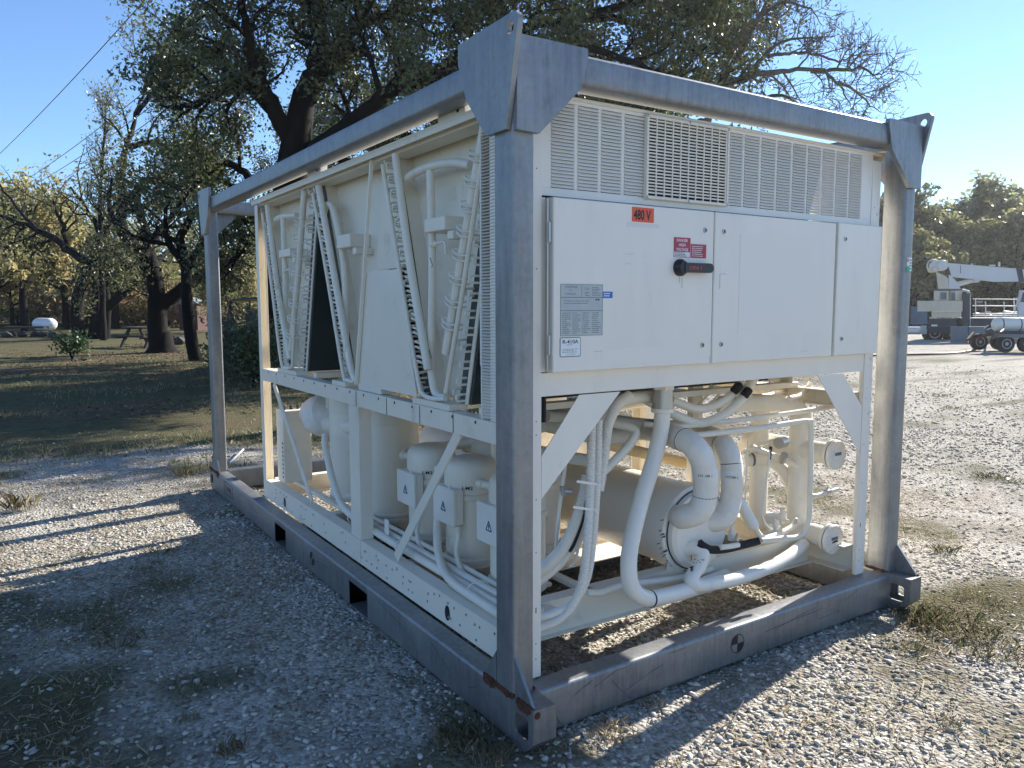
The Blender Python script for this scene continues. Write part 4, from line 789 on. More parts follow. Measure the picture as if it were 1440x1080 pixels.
# inlet elbow below the barrel and its lagging
e_ = qpipe('barrel_inlet', [(967, 772, .32), (979, 771, .28), (988, 779, .25), (984, 795, .24), (976, 806, .235), (972, 815, .225), (980, 823, .215), (1005, 820, .215), (1045, 811, .225), (1085, 796, .25), (1112, 780, .285), (1130, 765, .33)], .032, WHITE2, 20)
c = Q(968, 772, .325); MB().lathe(c, [(.033, 0), (.034, .002), (.034, .006), (.033, .008)], 18, Q(979, 771, .28) - c).build('inlet_seam', mat('rust_run', (0, 0, 0)), e_)
bk = MB(); rr_ = random.Random(4)
for k in range(9): p = Q(968 + 18 * rr_.random(), 798 + 8 * rr_.random(), .222 - .006 * rr_.random()); bk.tube([p, p + np.array((.012, -.001, .006))], [.006, .002], 5)
for k in range(8): p = Q(974 + 18 * rr_.random(), 782 + 10 * rr_.random(), .213); bk.lathe(p, [(.0001, .002), (.0028, .001), (.0028, 0)], 6, (-.4, -1, .2))
tag(bk.build('paint_chip', INK, e_), kind='stuff')
qpipe('lagged_line', [(983, 763, .26), (989, 768, .25), (1000, 773, .245), (1020, 772, .25), (1042, 767, .265), (1066, 761, .285)], .0195, TAPE, 14); qpipe('lagged_line', [(1012, 770, .232), (1028, 768, .238), (1038, 766, .245)], .013, PIPEW)
qpipe('liquid_line', [(1062, 764, .285), (1075, 757, .29), (1092, 752, .30), (1112, 742, .31), (1124, 728, .32)], .016)
# a cluster of small valves and the filter drier between barrel and header
fd = MB().lathe(Q(1050, 722, .30), [(.012, -.09), (.026, -.075), (.028, -.06), (.028, .06), (.026, .075), (.012, .09)], 18, Q(1062, 742, .28) - Q(1046, 715, .32)).build('filter_drier', WHITE2, ch)
pipe('liquid_line', [Q(1018, 700, .42), Q(1034, 705, .38), Q(1046, 716, .33)], .014); pipe('liquid_line', [Q(1060, 738, .28), Q(1068, 752, .275), Q(1080, 758, .275)], .014)
for px, py, y in ((1092, 744, .32), (1029, 752, .30), (1100, 728, .34), (1082, 750, .33)):
    c = Q(px, py, y); MB().box(c[0] - .016, c[0] + .016, c[1] - .014, c[1] + .014, c[2] - .03, c[2] + .02, .004).cyl(c + (0, 0, .02), c + (0, 0, .05), .013, 10).cyl(c + (0, -.012, -.01), c + (0, -.04, -.012), .011, 10).build('valve_body', PIPEW, ch)
MB().lathe(Q(1087, 742, .42), [(.05, 0), (.055, .01), (.055, .05), (.04, .07), (.0001, .075)], 20).build('pump_cap', PIPEW, ch)
sk = MB(); 
for px, py in ((1035, 758), (1118, 736)): sk.lathe(Q(px, py, .25), [(.0001, 0), (.008, 0), (.006, .03)], 10, (0, -.3, 1))
sk.build('schrader_cap', STEEL, ch)
# corrugated conduits
def ribbed(name, pts, r, n=10):
    P = resample(cat_rom([Q(*p) for p in pts], n), .0034); rad = [r * (1.1 if i % 2 else .9) for i in range(len(P))]
    return MB().tube(P, rad, 14).build(name, WHITE2, ch, smooth=70)
ribbed('ribbed_conduit', [(832, 596, .21), (831, 650, .20), (829, 710, .19), (826, 760, .18), (819, 815, .17), (806, 850, .16), (785, 872, .155), (756, 884, .15)], .0175)
ribbed('ribbed_conduit', [(842, 590, .23), (841, 650, .22), (838, 710, .21), (834, 760, .20), (826, 812, .19), (808, 846, .18), (780, 862, .17), (756, 868, .165)], .0155)
ribbed('ribbed_conduit', [(885, 556, .33), (868, 570, .30), (856, 595, .27), (852, 620, .255), (848, 655, .25), (842, 690, .245)], .021)
ribbed('ribbed_conduit', [(826, 668, .27), (820, 700, .26), (809, 735, .25), (792, 770, .24), (772, 792, .23), (752, 808, .22)], .0235)
ribbed('ribbed_conduit', [(834, 690, .30), (828, 722, .29), (815, 755, .27), (794, 785, .25), (772, 806, .24), (752, 820, .23)], .018)
MB().tube(cat_rom([Q(824, 705, .24), Q(816, 738, .235), Q(806, 765, .23), Q(800, 775, .23)], 6), .010, 8).build('black_cable', TAPE, ch)
for px, py, y in ((827, 681, .195), (822, 717, .19)):
    ct = MB()
    a, b = Q(px - 16, py - 4, y - .012), Q(px + 14, py, y - .018); ct.bar(a, b, .010, .003, (0, -1, 0)); ct.lathe(b, [(.006, -.004), (.006, .008)], 8, (1, 0, 0)); ct.build('cable_tie', WHITE2, ch)
pipe('thin_tube', [Q(797, 640, .35), Q(790, 690, .34), Q(784, 740, .33), Q(780, 800, .32)], .008)
c = Q(792, 690, .335); MB().cyl(c, c + (.03, -.02, -.005), .011, 10).box(c[0] - .012, c[0] + .012, c[1] - .012, c[1] + .012, c[2] - .02, c[2] + .02, .003).build('valve_body', STEEL, ch)
pipe('thin_tube', [Q(815, 742, .30), Q(813, 770, .30), Q(808, 790, .30), Q(800, 797, .30)], .007)
MB().box(.28, .40, .29, .34, .31, .325).box(.30, .33, .285, .33, .326, .345, .003).build('strut_clip', WHITE, ch)
# right-hand side: column and panel seen through the openings
MB().box(1.62, 1.70, .72, .76, .31, ZM0 + .1, .003).box(1.70, 1.86, .73, .735, .31, .92).build('inner_post', WHITE, ch); MB().box(1.88, 1.91, .95, 1.0, .31, ZM0 + .1).build('inner_post', WHITE, ch)
MB().box(.55, .57, 1.02, 1.05, .31, .98).build('pipe_strut', WHITE, ch)
pipe('equaliser_pipe', [(.40, 1.74, .735), (.62, 1.72, .76), (.80, 1.5, .80), (.85, .9, .82), (.86, .55, .84)], .03, seg=16); pipe('equaliser_pipe', [(.62, .6, .40), (.64, 1.0, .40), (.64, 1.6, .40), (.66, 2.6, .40)], .016)
qpipe('overhead_pipe', [(770, 585, .8), (850, 590, .75), (900, 596, .7), (960, 600, .66)], .03, PIPEW, 16)
qpipe('overhead_pipe', [(1000, 545, .5), (1060, 558, .55), (1100, 552, .6), (1140, 545, .6)], .016); qpipe('overhead_pipe', [(1110, 560, .4), (1125, 556, .42), (1136, 545, .45), (1140, 538, .45)], .014)
for px in (1005, 1020, 1040): MB().tube([Q(px - 25, 572, .5), Q(px, 545, .5)], .006, 8).build('thin_tube', PIPEW, ch)
MB().cyl((.30, .30, 1.23), (.30, .30, 1.14), .02, 12).cyl((.36, .34, 1.23), (.36, .34, 1.10), .013, 10).build('cable_gland', DARKM, ch)

sf = MB(); r_ = random.Random(12)                               # scuffs and drips on the doors
for x, z, ln in ((.53, 1.765, .03), (.56, 1.768, .012), (.62, 1.76, .012), (.53, 1.728, .03), (.65, 1.62, .006), (.38, 1.40, .05), (.47, 1.36, .02), (.66, 1.38, .04), (1.3, 1.5, .03), (1.6, 1.36, .05), (1.2, 1.9, .01)): sf.box(x, x + ln, D0 - .0006, D0 - .0001, z, z + .0012)
for x, z0, z1 in ((.815, 1.66, 1.685), (.83, 1.64, 1.68), (1.0, 1.335, 1.36)): sf.box(x, x + .003, D0 - .0006, D0 - .0001, z0, z1)
tag(sf.build('scuff', mat('scuff_grey', (.42, .42, .40), .6), d1, smooth=0), kind='stuff')

MB().box(.55, 2.12, .95, 3.36, .196, .202).build('base_tray', WHITE, ch)
MB().lathe((1.82, 1.75, .31), [(.1, 0), (.14, .02), (.14, .62), (.13, .68), (.08, .72), (.0001, .73)], 32).build('liquid_receiver', WHITE, ch)
MB().lathe((1.84, 2.35, .31), [(.1, 0), (.14, .02), (.14, .62), (.13, .68), (.08, .72), (.0001, .73)], 32).build('liquid_receiver', WHITE, ch)
pipe('suction_main', [(.75, .9, 1.0), (1.1, 1.0, 1.02), (1.6, 1.2, 1.02), (2.0, 1.3, 1.0)], .055, seg=20); pipe('suction_main', [(.8, 1.4, .98), (.8, .8, .98), (.86, .62, .96), (1.0, .55, .95)], .04, seg=18)
MB().box(1.93, 2.0, 1.02, 1.06, .31, ZM0 + .08, .003).box(2.0, 2.1, 1.03, 1.035, .31, .86).build('inner_post', WHITE, ch)
# ------------------------------------------------------------------ gravel, litter and grass (uncountable)
def scatter(n, x0, x1, y0, y1, keep):
    x = RNG.uniform(x0, x1, n); y = RNG.uniform(y0, y1, n); k = RNG.random(n) < keep(x, y); return x[k], y[k]
def rots(n):
    q = RNG.normal(size=(n, 4)); q /= np.linalg.norm(q, axis=1)[:, None]; w, x, y, z = q.T
    return np.stack([np.stack([1 - 2 * (y * y + z * z), 2 * (x * y - z * w), 2 * (x * z + y * w)], 1), np.stack([2 * (x * y + z * w), 1 - 2 * (x * x + z * z), 2 * (y * z - x * w)], 1), np.stack([2 * (x * z - y * w), 2 * (y * z + x * w), 1 - 2 * (x * x + y * y)], 1)], 1)
g_ = (1 + 5 ** .5) / 2
ICO = np.array([(-1, g_, 0), (1, g_, 0), (-1, -g_, 0), (1, -g_, 0), (0, -1, g_), (0, 1, g_), (0, -1, -g_), (0, 1, -g_), (g_, 0, -1), (g_, 0, 1), (-g_, 0, -1), (-g_, 0, 1)]) / 1.9
ICF = np.array([(0, 11, 5), (0, 5, 1), (0, 1, 7), (0, 7, 10), (0, 10, 11), (1, 5, 9), (5, 11, 4), (11, 10, 2), (10, 7, 6), (7, 1, 8), (3, 9, 4), (3, 4, 2), (3, 2, 6), (3, 6, 8), (3, 8, 9), (4, 9, 5), (2, 4, 11), (6, 2, 10), (8, 6, 7), (9, 8, 1)])
OCT = np.array([(1, 0, 0), (0, 1, 0), (-1, 0, 0), (0, -1, 0), (0, 0, 1), (0, 0, -1)], float); OCF = np.array([(0, 1, 4), (1, 2, 4), (2, 3, 4), (3, 0, 4), (1, 0, 5), (2, 1, 5), (3, 2, 5), (0, 3, 5)])
def stones(name, x, y, size, base, faces):
    n = len(x); V = base[None] * RNG.uniform(.5, 1.35, (n, len(base), 1)) * np.stack([RNG.uniform(.75, 1.5, n), RNG.uniform(.6, 1.05, n), RNG.uniform(.32, .62, n)], 1)[:, None] * size[:, None, None]
    a = RNG.uniform(0, 6.283, n); t = RNG.normal(0, .35, n); ca, sa, ct, st_ = np.cos(a), np.sin(a), np.cos(t), np.sin(t)
    vx, vy, vz = V[..., 0], V[..., 1], V[..., 2]; vy, vz = vy * ct[:, None] - vz * st_[:, None], vy * st_[:, None] + vz * ct[:, None]
    vx, vy = vx * ca[:, None] - vy * sa[:, None], vx * sa[:, None] + vy * ca[:, None]
    V = np.stack([vx + x[:, None], vy + y[:, None], vz + (height(x, y) + size * .22)[:, None]], 2).reshape(-1, 3)
    F = (faces[None] + (np.arange(n) * len(base))[:, None, None]).reshape(-1, 3)
    return tag(meshobj(name, V, F, STONE), kind='stuff')
gk = lambda x, y: 1 - .9 * grass_mask(x, y)
dens = lambda x, y: .42 + .58 * sstep(.42, .56, fbm(x, y, .5, 51) + .2 * (fbm(x, y, .12, 52) - .5))
x, y = scatter(62000, -2.5, 3.6, -1.5, 4.0, lambda x, y: gk(x, y) * dens(x, y)); stones('gravel', x, y, .0065 + .0105 * RNG.random(len(x)) ** 2.6, ICO, ICF)
x, y = scatter(60000, -3.2, 9, -1.6, 9, lambda x, y: gk(x, y) * dens(x, y) * ~((x < 3.6) & (y < 4) & (x > -2.5))); stones('gravel', x, y, .008 + .013 * RNG.random(len(x)) ** 2.2, OCT, OCF)
x, y = scatter(45000, 6, 26, -3, 14, lambda x, y: gk(x, y) * (1 - sstep(6, 22, x))); stones('gravel', x, y, .011 + .018 * RNG.random(len(x)) ** 2, OCT, OCF)
def blades(name, x, y, h, w, m, lean=.6):
    n = len(x); a = RNG.uniform(0, 6.283, n); b = RNG.uniform(0, 6.283, n); z = height(x, y); ln = lean * h * RNG.random(n)
    p = np.stack([x, y, z], 1); s_ = np.stack([np.cos(a), np.sin(a), np.zeros(n)], 1) * w[:, None] / 2; d = np.stack([np.cos(b) * ln, np.sin(b) * ln, h], 1)
    V = np.stack([p - s_, p + s_, p + s_ * .7 + d * .55 + np.array((0, 0, .1)) * h[:, None], p + d], 1).reshape(-1, 3)
    F = np.arange(4 * n).reshape(n, 4); return tag(meshobj(name, V, F, m), kind='stuff')
tuft = lambda x, y: sstep(.44, .60, fbm(x, y, .22, 61))
x, y = scatter(150000, -3, 4.5, -1.3, 6.5, lambda x, y: sstep(.25, .9, grass_mask(x, y)) * tuft(x, y)); n = len(x); k = RNG.random(n) < .42
blades('grass', x[k], y[k], .010 + .032 * RNG.random(k.sum()), .002 + .003 * RNG.random(k.sum()), GRASS); blades('dry_grass', x[~k], y[~k], .008 + .03 * RNG.random((~k).sum()), .0018 + .003 * RNG.random((~k).sum()), DRY, 1.3)
x, y = scatter(110000, -9, 9, 5.5, 24, lambda x, y: grass_mask(x, y) * sstep(.40, .58, fbm(x, y, 1.4, 63)) * (1 - .75 * sstep(9, 24, y))); n = len(x); k = RNG.random(n) < .5
blades('grass', x[k], y[k], .03 + .05 * RNG.random(k.sum()), .008 + .007 * RNG.random(k.sum()), GRASS); blades('dry_grass', x[~k], y[~k], .025 + .05 * RNG.random((~k).sum()), .007 + .007 * RNG.random((~k).sum()), DRY, 1.2)
# straw and leaves lying on the gravel
x, y = scatter(40000, -2.6, 5, -1.4, 6, lambda x, y: sstep(.38, .60, fbm(x, y, .6, 71))); n = len(x); a = RNG.uniform(0, 6.283, n); ll = .01 + .035 * RNG.random(n); ww = .0012 + .0022 * RNG.random(n); z = height(x, y) + .004 + .012 * RNG.random(n); dz = RNG.normal(0, .006, n)
d = np.stack([np.cos(a) * ll, np.sin(a) * ll, dz], 1); s_ = np.stack([-np.sin(a) * ww, np.cos(a) * ww, ww * 0], 1); p = np.stack([x, y, z], 1)
tag(meshobj('straw', np.stack([p - d - s_, p + d - s_, p + d + s_, p - d + s_], 1).reshape(-1, 3), np.arange(4 * n).reshape(n, 4), DRY), kind='stuff')
x, y = scatter(42000, -12, 12, 5.5, 34, lambda x, y: grass_mask(x, y) * sstep(.40, .55, fbm(x, y, 2.2, 73))); x2, y2 = scatter(1500, -2.6, 5, -1.4, 6, lambda x, y: .5 + 0 * x); x = np.r_[x, x2]; y = np.r_[y, y2]; n = len(x); sz = np.where(y > 6, .022 + .03 * RNG.random(n), .008 + .014 * RNG.random(n))
Rm = rots(n); Q_ = np.array([(-1, 0, 0), (0, -.5, .2), (1, 0, 0), (0, .5, .2)])[None] * sz[:, None, None]; V = np.einsum('nij,nkj->nki', Rm, Q_); V[..., 2] *= .45; V += np.stack([x, y, height(x, y) + .012], 1)[:, None]
tag(meshobj('fallen_leaves', V.reshape(-1, 3), np.arange(4 * n).reshape(n, 4), LITTER), kind='stuff')

# ------------------------------------------------------------------ trees
class Tree:
    def __init__(s, seed): s.rng = np.random.default_rng(seed); s.w = MB(); s.tips = []
    def limb(s, pts, r0, r1, kids=7, lev=1, top=3, L=2.6, n=5, wob=.12, seg=8, t0=.25, droop=0., spread=1.0, shrink=.56):
        g = s.rng; P = cat_rom(pts, n) if len(pts) > 2 else np.linspace(pts[0], pts[1], n + 1)
        if lev > 1 or wob: P = P + np.r_[[np.zeros(3)], g.normal(0, wob * (.35 if lev == 1 else .25) * L * .18, (len(P) - 1, 3))]
        s.w.tube(P, np.linspace(r0, r1, len(P)), max(4, seg - 2 * (lev - 1)), False); s.kids(P, r0, r1, kids, lev, top, L, wob, seg, t0, droop, spread, shrink)
    def kids(s, P, r0, r1, kids, lev, top, L, wob, seg, t0, droop, spread, shrink):
        g = s.rng
        if lev >= top:
            for t in (.35, .7, 1.): s.tips.append(P[min(len(P) - 1, int(t * (len(P) - 1)))])
            return
        for k in range(kids):
            t = t0 + (1 - t0) * (k + g.random()) / kids; i = min(len(P) - 2, int(t * (len(P) - 1))); b = P[i]; T = P[i + 1] - P[i]; T = T / (np.linalg.norm(T) + 1e-9)
            d = g.normal(size=3); d -= T * (d @ T); d /= np.linalg.norm(d) + 1e-9; d = d * spread + T * .65 + np.array((0, 0, .35 - droop)); d /= np.linalg.norm(d)
            l_ = L * (.6 + .7 * g.random()); rr = (r0 + (r1 - r0) * t) * .55; e = b + d * l_; mid = (b + e) / 2 + g.normal(0, .1 * l_, 3)
            s.limb([b, mid, e], max(rr, .006), max(rr * .3, .004), max(3, int(kids * .8)), lev + 1, top, L * shrink, 3, wob, seg, .3, droop, spread, shrink)
    def leaves(s, per, rad, size, n_max=None, drop=0.):
        g = s.rng; C = np.array(s.tips); 
        if drop: C = C[g.random(len(C)) > drop]
        C = np.repeat(C, per, 0); n = len(C); d = g.normal(size=(n, 3)); d /= np.linalg.norm(d, axis=1)[:, None]; C = C + d * (rad * g.random(n) ** .5)[:, None]
        global RNG; sz = size * (.6 + .8 * g.random(n)); Rm = rots(n); q = np.array([(-1, 0, 0), (0, -.5, .18), (1.1, 0, 0), (0, .5, .18)])
        return (np.einsum('nij,kj->nki', Rm, q) * sz[:, None, None] + C[:, None]).reshape(-1, 3), np.arange(4 * n).reshape(n, 4)
    def make(s, name, label, base, bark, leafm, per, rad, size, group=None, cat='tree', drop=0.):
        t = thing(name, label, cat, base, group); s.w.build('trunk', bark, t, smooth=60, fix=False)
        if per:
            V, F = s.leaves(per, rad, size, drop=drop); meshobj('crown', V - np.array(base), F, leafm, t)
        return t
D = lambda pts, dep, jit=0.: [far(a, b, dep + (j if np.ndim(jit) else 0)) for (a, b), j in zip(pts, jit if np.ndim(jit) else [0] * len(pts))]
gnd = lambda px, dep: np.array((*far(px, 430, dep)[:2], 0.))
# the great live oak right behind the skid
T = Tree(5); dep = 17.; b0 = gnd(398, dep); tr = [b0 + (0, 0, -.1), *D([(402, 380), (410, 260), (418, 190), (428, 130)], dep)]
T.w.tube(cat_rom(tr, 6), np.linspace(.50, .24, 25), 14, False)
T.w.lathe(b0 + (0, 0, -.1), [(.85, 0), (.62, .2), (.5, .6)], 14)
for pts, jit, r0, k in (
    ([(428, 140), (445, 90), (452, 40), (437, -40), (420, -130)], (0, 0, .4, 1, 2), .26, 7), ([(430, 130), (470, 75), (498, 38), (530, -20), (560, -120)], (0, -.3, -.8, -1.2, -1.5), .22, 7),
    ([(455, 85), (500, 40), (560, 18), (640, 8), (720, -20)], (0, .6, 1.2, 2, 2.6), .16, 8), ([(408, 200), (385, 150), (362, 110), (350, 60), (342, 0), (350, -80)], (0, -.5, -1, -1.4, -1.8, -2), .2, 8),
    ([(405, 190), (378, 150), (340, 110), (300, 84), (262, 62), (236, 40)], (0, .5, 1, 1.4, 1.6, 2), .16, 7), ([(415, 235), (470, 190), (520, 150), (545, 128), (605, 112), (680, 86), (760, 70)], (0, -.6, -1.2, -1.6, -2, -2.2, -2.4), .2, 9),
    ([(600, 112), (680, 60), (780, 30), (880, 30), (960, 60), (1010, 100)], (-1.8, -1, 0, .5, .8, 1), .14, 10), ([(640, 40), (740, -30), (850, -60), (950, -30), (1010, 30)], (1, 1.5, 2, 2.4, 2.6), .13, 10),
    ([(620, 100), (720, 90), (800, 95), (880, 120), (930, 150)], (2, 3, 3.6, 4, 4.3), .12, 9), ([(560, -120), (680, -200), (820, -210), (930, -140)], (-1.5, -1, -.6, 0), .13, 9),
    ([(420, -130), (340, -200), (260, -160), (215, -60)], (2, 2.4, 2, 1.6), .12, 8), ([(420, 0), (440, -150), (520, -260), (620, -300)], (1.5, 3, 4, 5), .14, 8), ([(530, -20), (640, -90), (740, -120), (820, -110)], (-1.2, -2.2, -3, -3.4), .13, 8),
    ([(350, 250), (320, 230), (285, 250), (250, 290)], (1.5, 1.2, 1., 1.), .10, 7), ([(360, 250), (330, 300), (345, 345), (322, 372)], (2.5, 2.4, 2.2, 2.2), .12, 6),
     ([(362, 110), (310, 130), (262, 150), (225, 150)], (-1, -.6, -.2, 0), .11, 7), ([(930, 60), (985, 30), (1030, 20), (1060, 40)], (2, 2.2, 2.4, 2.4), .09, 8), ([(820, 20), (900, 0), (980, -30), (1040, -20)], (0, -.8, -1.4, -1.6), .1, 9), ([(700, 20), (760, 60), (830, 70), (900, 90), (980, 120), (1040, 150)], (-1.5, -2, -2, -2, -1.8, -1.6), .1, 10), ([(700, 80), (790, 130), (850, 150), (900, 165)], (.5, 1, 1, 1), .10, 8)):
    T.limb(D(pts, dep, jit), r0, .03, k + 2, 1, 3, 1.35, 5, .3, 9, .12, .05)
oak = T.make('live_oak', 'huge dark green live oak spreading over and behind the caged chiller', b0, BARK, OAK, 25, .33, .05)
for (x_, y_), s_, rz_, lab in (((9.2, 15.6), .74, 2.1, 'live oak crown rising dense and dark above the middle of the end beam'), ((14.6, 18.2), .64, 4.4, 'live oak crown, rightmost, beside the bare twigs above the cage')):
    o = copy_tree(oak); o.location = (x_, y_, 0); o.rotation_euler = (0, 0, rz_); o.scale = (s_, s_, s_); tag(o, lab, 'tree')
# bare limbs reaching out to the right of it
T = Tree(9); dep = 15.5; b0 = gnd(1000, dep); T.w.tube(cat_rom([b0, *D([(985, 330), (975, 240), (990, 170)], dep)], 5), np.linspace(.3, .14, 16), 10, False)
for pts, r0 in (([(985, 200), (1010, 130), (1050, 108), (1100, 100), (1150, 98), (1180, 120), (1196, 150)], .085), ([(1000, 150), (1030, 70), (1060, 30), (1100, 5), (1135, 10), (1155, 35)], .06), ([(1050, 108), (1090, 65), (1130, 55), (1175, 50)], .05),
    ([(1140, 100), (1185, 98), (1212, 96), (1232, 106), (1250, 98)], .045), ([(1010, 140), (1060, 140), (1100, 135), (1130, 150), (1150, 175)], .06), ([(1180, 115), (1205, 130), (1225, 148), (1240, 158)], .035), ([(1010, 120), (1050, 60), (1075, 10), (1100, -40), (1150, -60)], .055), ([(1080, 80), (1110, 75), (1140, 75), (1180, 85), (1205, 78), (1225, 92)], .04)):
    T.limb(D(pts, dep, list(np.linspace(0, T.rng.normal(0, 1.2), len(pts)))), r0, .007, 13, 1, 3, .66, 5, .3, 7, .2, .05, 1.1, .55)
T.make('bare_tree', 'leafless tree with fine arching twigs above the right end of the steel cage', b0, BARKG, OAK2, 1, .1, .03, drop=.6)
# three oaks on the lawn, left
T = Tree(13); dep = 26.7; b0 = gnd(225, dep)
T.w.tube(cat_rom([b0 + (0, 0, -.1), *D([(222, 470), (221, 430), (218, 395), (214, 380)], dep)], 5), np.linspace(.36, .24, 21), 12, False); T.w.lathe(b0 + (0, 0, -.1), [(.62, 0), (.42, .3), (.33, .8)], 12)
for pts, r0 in (([(217, 385), (203, 362), (182, 343), (170, 312), (176, 285), (170, 250), (180, 205), (192, 160), (203, 130)], .30), ([(224, 430), (245, 415), (268, 396), (292, 384), (320, 372), (345, 350)], .26), ([(216, 380), (206, 330), (194, 290), (196, 260), (230, 250), (275, 265)], .2), ([(203, 362), (220, 330), (245, 300), (262, 262), (300, 240)], .16), ([(178, 285), (205, 255), (235, 262), (265, 262), (300, 278)], .14),
    ([(180, 205), (215, 200), (245, 215), (270, 240)], .11), ([(192, 160), (215, 130), (250, 120), (290, 135)], .09), ([(245, 300), (290, 300), (330, 320)], .1), ([(203, 130), (215, 90), (240, 60)], .08), ([(262, 262), (290, 215), (330, 190)], .1), ([(214, 382), (190, 372), (165, 382), (140, 378)], .13)):
    T.limb(D(pts, dep, list(np.linspace(0, T.rng.normal(0, 2.2), len(pts)))), r0, .04, 7, 1, 3, 1.45, 4, .3, 8, .25, .12)
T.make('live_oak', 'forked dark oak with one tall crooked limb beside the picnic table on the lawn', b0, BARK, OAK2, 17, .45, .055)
T = Tree(17); dep = 38.; b0 = gnd(125, dep)
for pts, r0 in (([(113, 474), (108, 430), (118, 390), (131, 370)], .34), ([(132, 474), (140, 445), (165, 420), (205, 383)], .28), ([(128, 474), (135, 430), (133, 380), (140, 340)], .2), ([(148, 474), (150, 430), (147, 390), (150, 350)], .22)):
    p = D(pts, dep); p[0][2] = -.05; T.w.tube(cat_rom(p, 5), np.linspace(r0, r0 * .6, 16), 10, False)
for pts, r0 in (([(131, 372), (95, 348), (55, 325), (0, 303), (-50, 290)], .26), ([(131, 370), (140, 330), (120, 290), (100, 265)], .2), ([(95, 348), (85, 310), (75, 280)], .12), ([(140, 340), (160, 300), (175, 260)], .2), ([(150, 350), (190, 335), (220, 300)], .15), ([(131, 370), (160, 366), (190, 362)], .2), ([(55, 325), (30, 300), (0, 260)], .1), ([(205, 383), (240, 350), (260, 330)], .16)):
    T.limb(D(pts, dep, list(np.linspace(0, T.rng.normal(0, 3), len(pts)))), r0, .05, 6, 1, 3, 2.1, 4, .3, 8, .3, .1)
T.make('live_oak', 'cluster of dark leaning oak trunks beyond the green bush, left of the picnic table', b0, BARK, OLV, 5, .55, .085)
T = Tree(19); dep = 22.5; b0 = gnd(272, dep)
T.w.tube(cat_rom([b0 + (0, 0, -.05), *D([(268, 470), (263, 420), (261, 375), (252, 335)], dep)], 5), np.linspace(.19, .13, 21), 10, False)
for pts, r0 in (([(261, 375), (240, 345), (232, 310), (240, 280)], .13), ([(252, 338), (270, 300), (300, 290), (330, 300)], .13), ([(262, 400), (290, 380), (320, 385), (345, 400)], .12), ([(262, 380), (285, 345), (310, 335), (350, 330)], .11), ([(250, 340), (225, 330), (195, 335)], .09)):
    T.limb(D(pts, dep, list(np.linspace(0, T.rng.normal(0, 1.6), len(pts)))), r0, .03, 6, 1, 3, 1.3, 4, .3, 8, .25, .25)
T.make('live_oak', 'slim dark oak trunk standing just left of the far galvanised post', b0, BARK, OAK2, 9, .45, .05)
# slender birch-like tree with sparse yellowing leaves
T = Tree(23); dep = 36.; b0 = gnd(143, dep); T.limb([b0, *D([(143, 380), (141, 280), (146, 200), (149, 145)], dep)], .16, .02, 16, 1, 3, 1.5, 5, .1, 7, .35, -.5, .55, .5)
T.make('slender_tree', 'tall thin tree with sparse yellow leaves standing against the blue sky', b0, BARK, OLV, 2, .3, .055)
# background woods: four kinds, each copied with parts
def kind(seed, h, leafm, per, size, name, bare=False):
    T = Tree(seed); g = T.rng; T.w.tube(cat_rom([(0, 0, -.2), (.1, 0, h * .2), (-.1, .1, h * .45), (0, 0, h * .72)], 4), np.linspace(.03 * h, .008 * h, 13), 8, False)
    for k in range(13):
        z = h * (.26 + .5 * k / 13); a = k * 2.4 + g.random(); l_ = h * (.36 - .018 * k) * (.8 + .5 * g.random())
        T.limb([(0, 0, z), (math.cos(a) * l_ * .5, math.sin(a) * l_ * .5, z + l_ * .22), (math.cos(a) * l_, math.sin(a) * l_, z + l_ * .5)], .012 * h, .02, 5, 1, 3, h * .15, 4, .3, 6, .3)
    return T.make(name, '', (0, 0, 0), BARK, leafm, per, h * .055, size)
protos = {'thin': kind(39, 8.5, OLV, 4, .12, 'woodland_tree'), 'olive': kind(31, 9., OLV, 14, .17, 'woodland_tree'), 'yellow': kind(33, 7., YEL, 6, .15, 'yellow_tree'), 'russet': kind(35, 6., BRN, 4, .14, 'russet_tree'), 'green': kind(37, 9., OAK2, 15, .17, 'woodland_tree')}
used = set()
words_ = {'thin': 'sparse olive', 'olive': 'olive green', 'yellow': 'golden yellow', 'russet': 'russet brown', 'green': 'dark green'}
def plant(k, px, dep, s, place, group):
    src = protos[k]; o = src if k not in used else copy_tree(src); used.add(k); p = gnd(px, dep); o.location = p; o.rotation_euler = (0, 0, random.random() * 6.28); o.scale = (s * random.uniform(.9, 1.15), s * random.uniform(.9, 1.15), s)
    tag(o, words_[k] + ' ' + place, 'tree', group)
GL, GR_ = 'trees of the woods behind the lawn', 'trees of the woods behind the gravel lot'
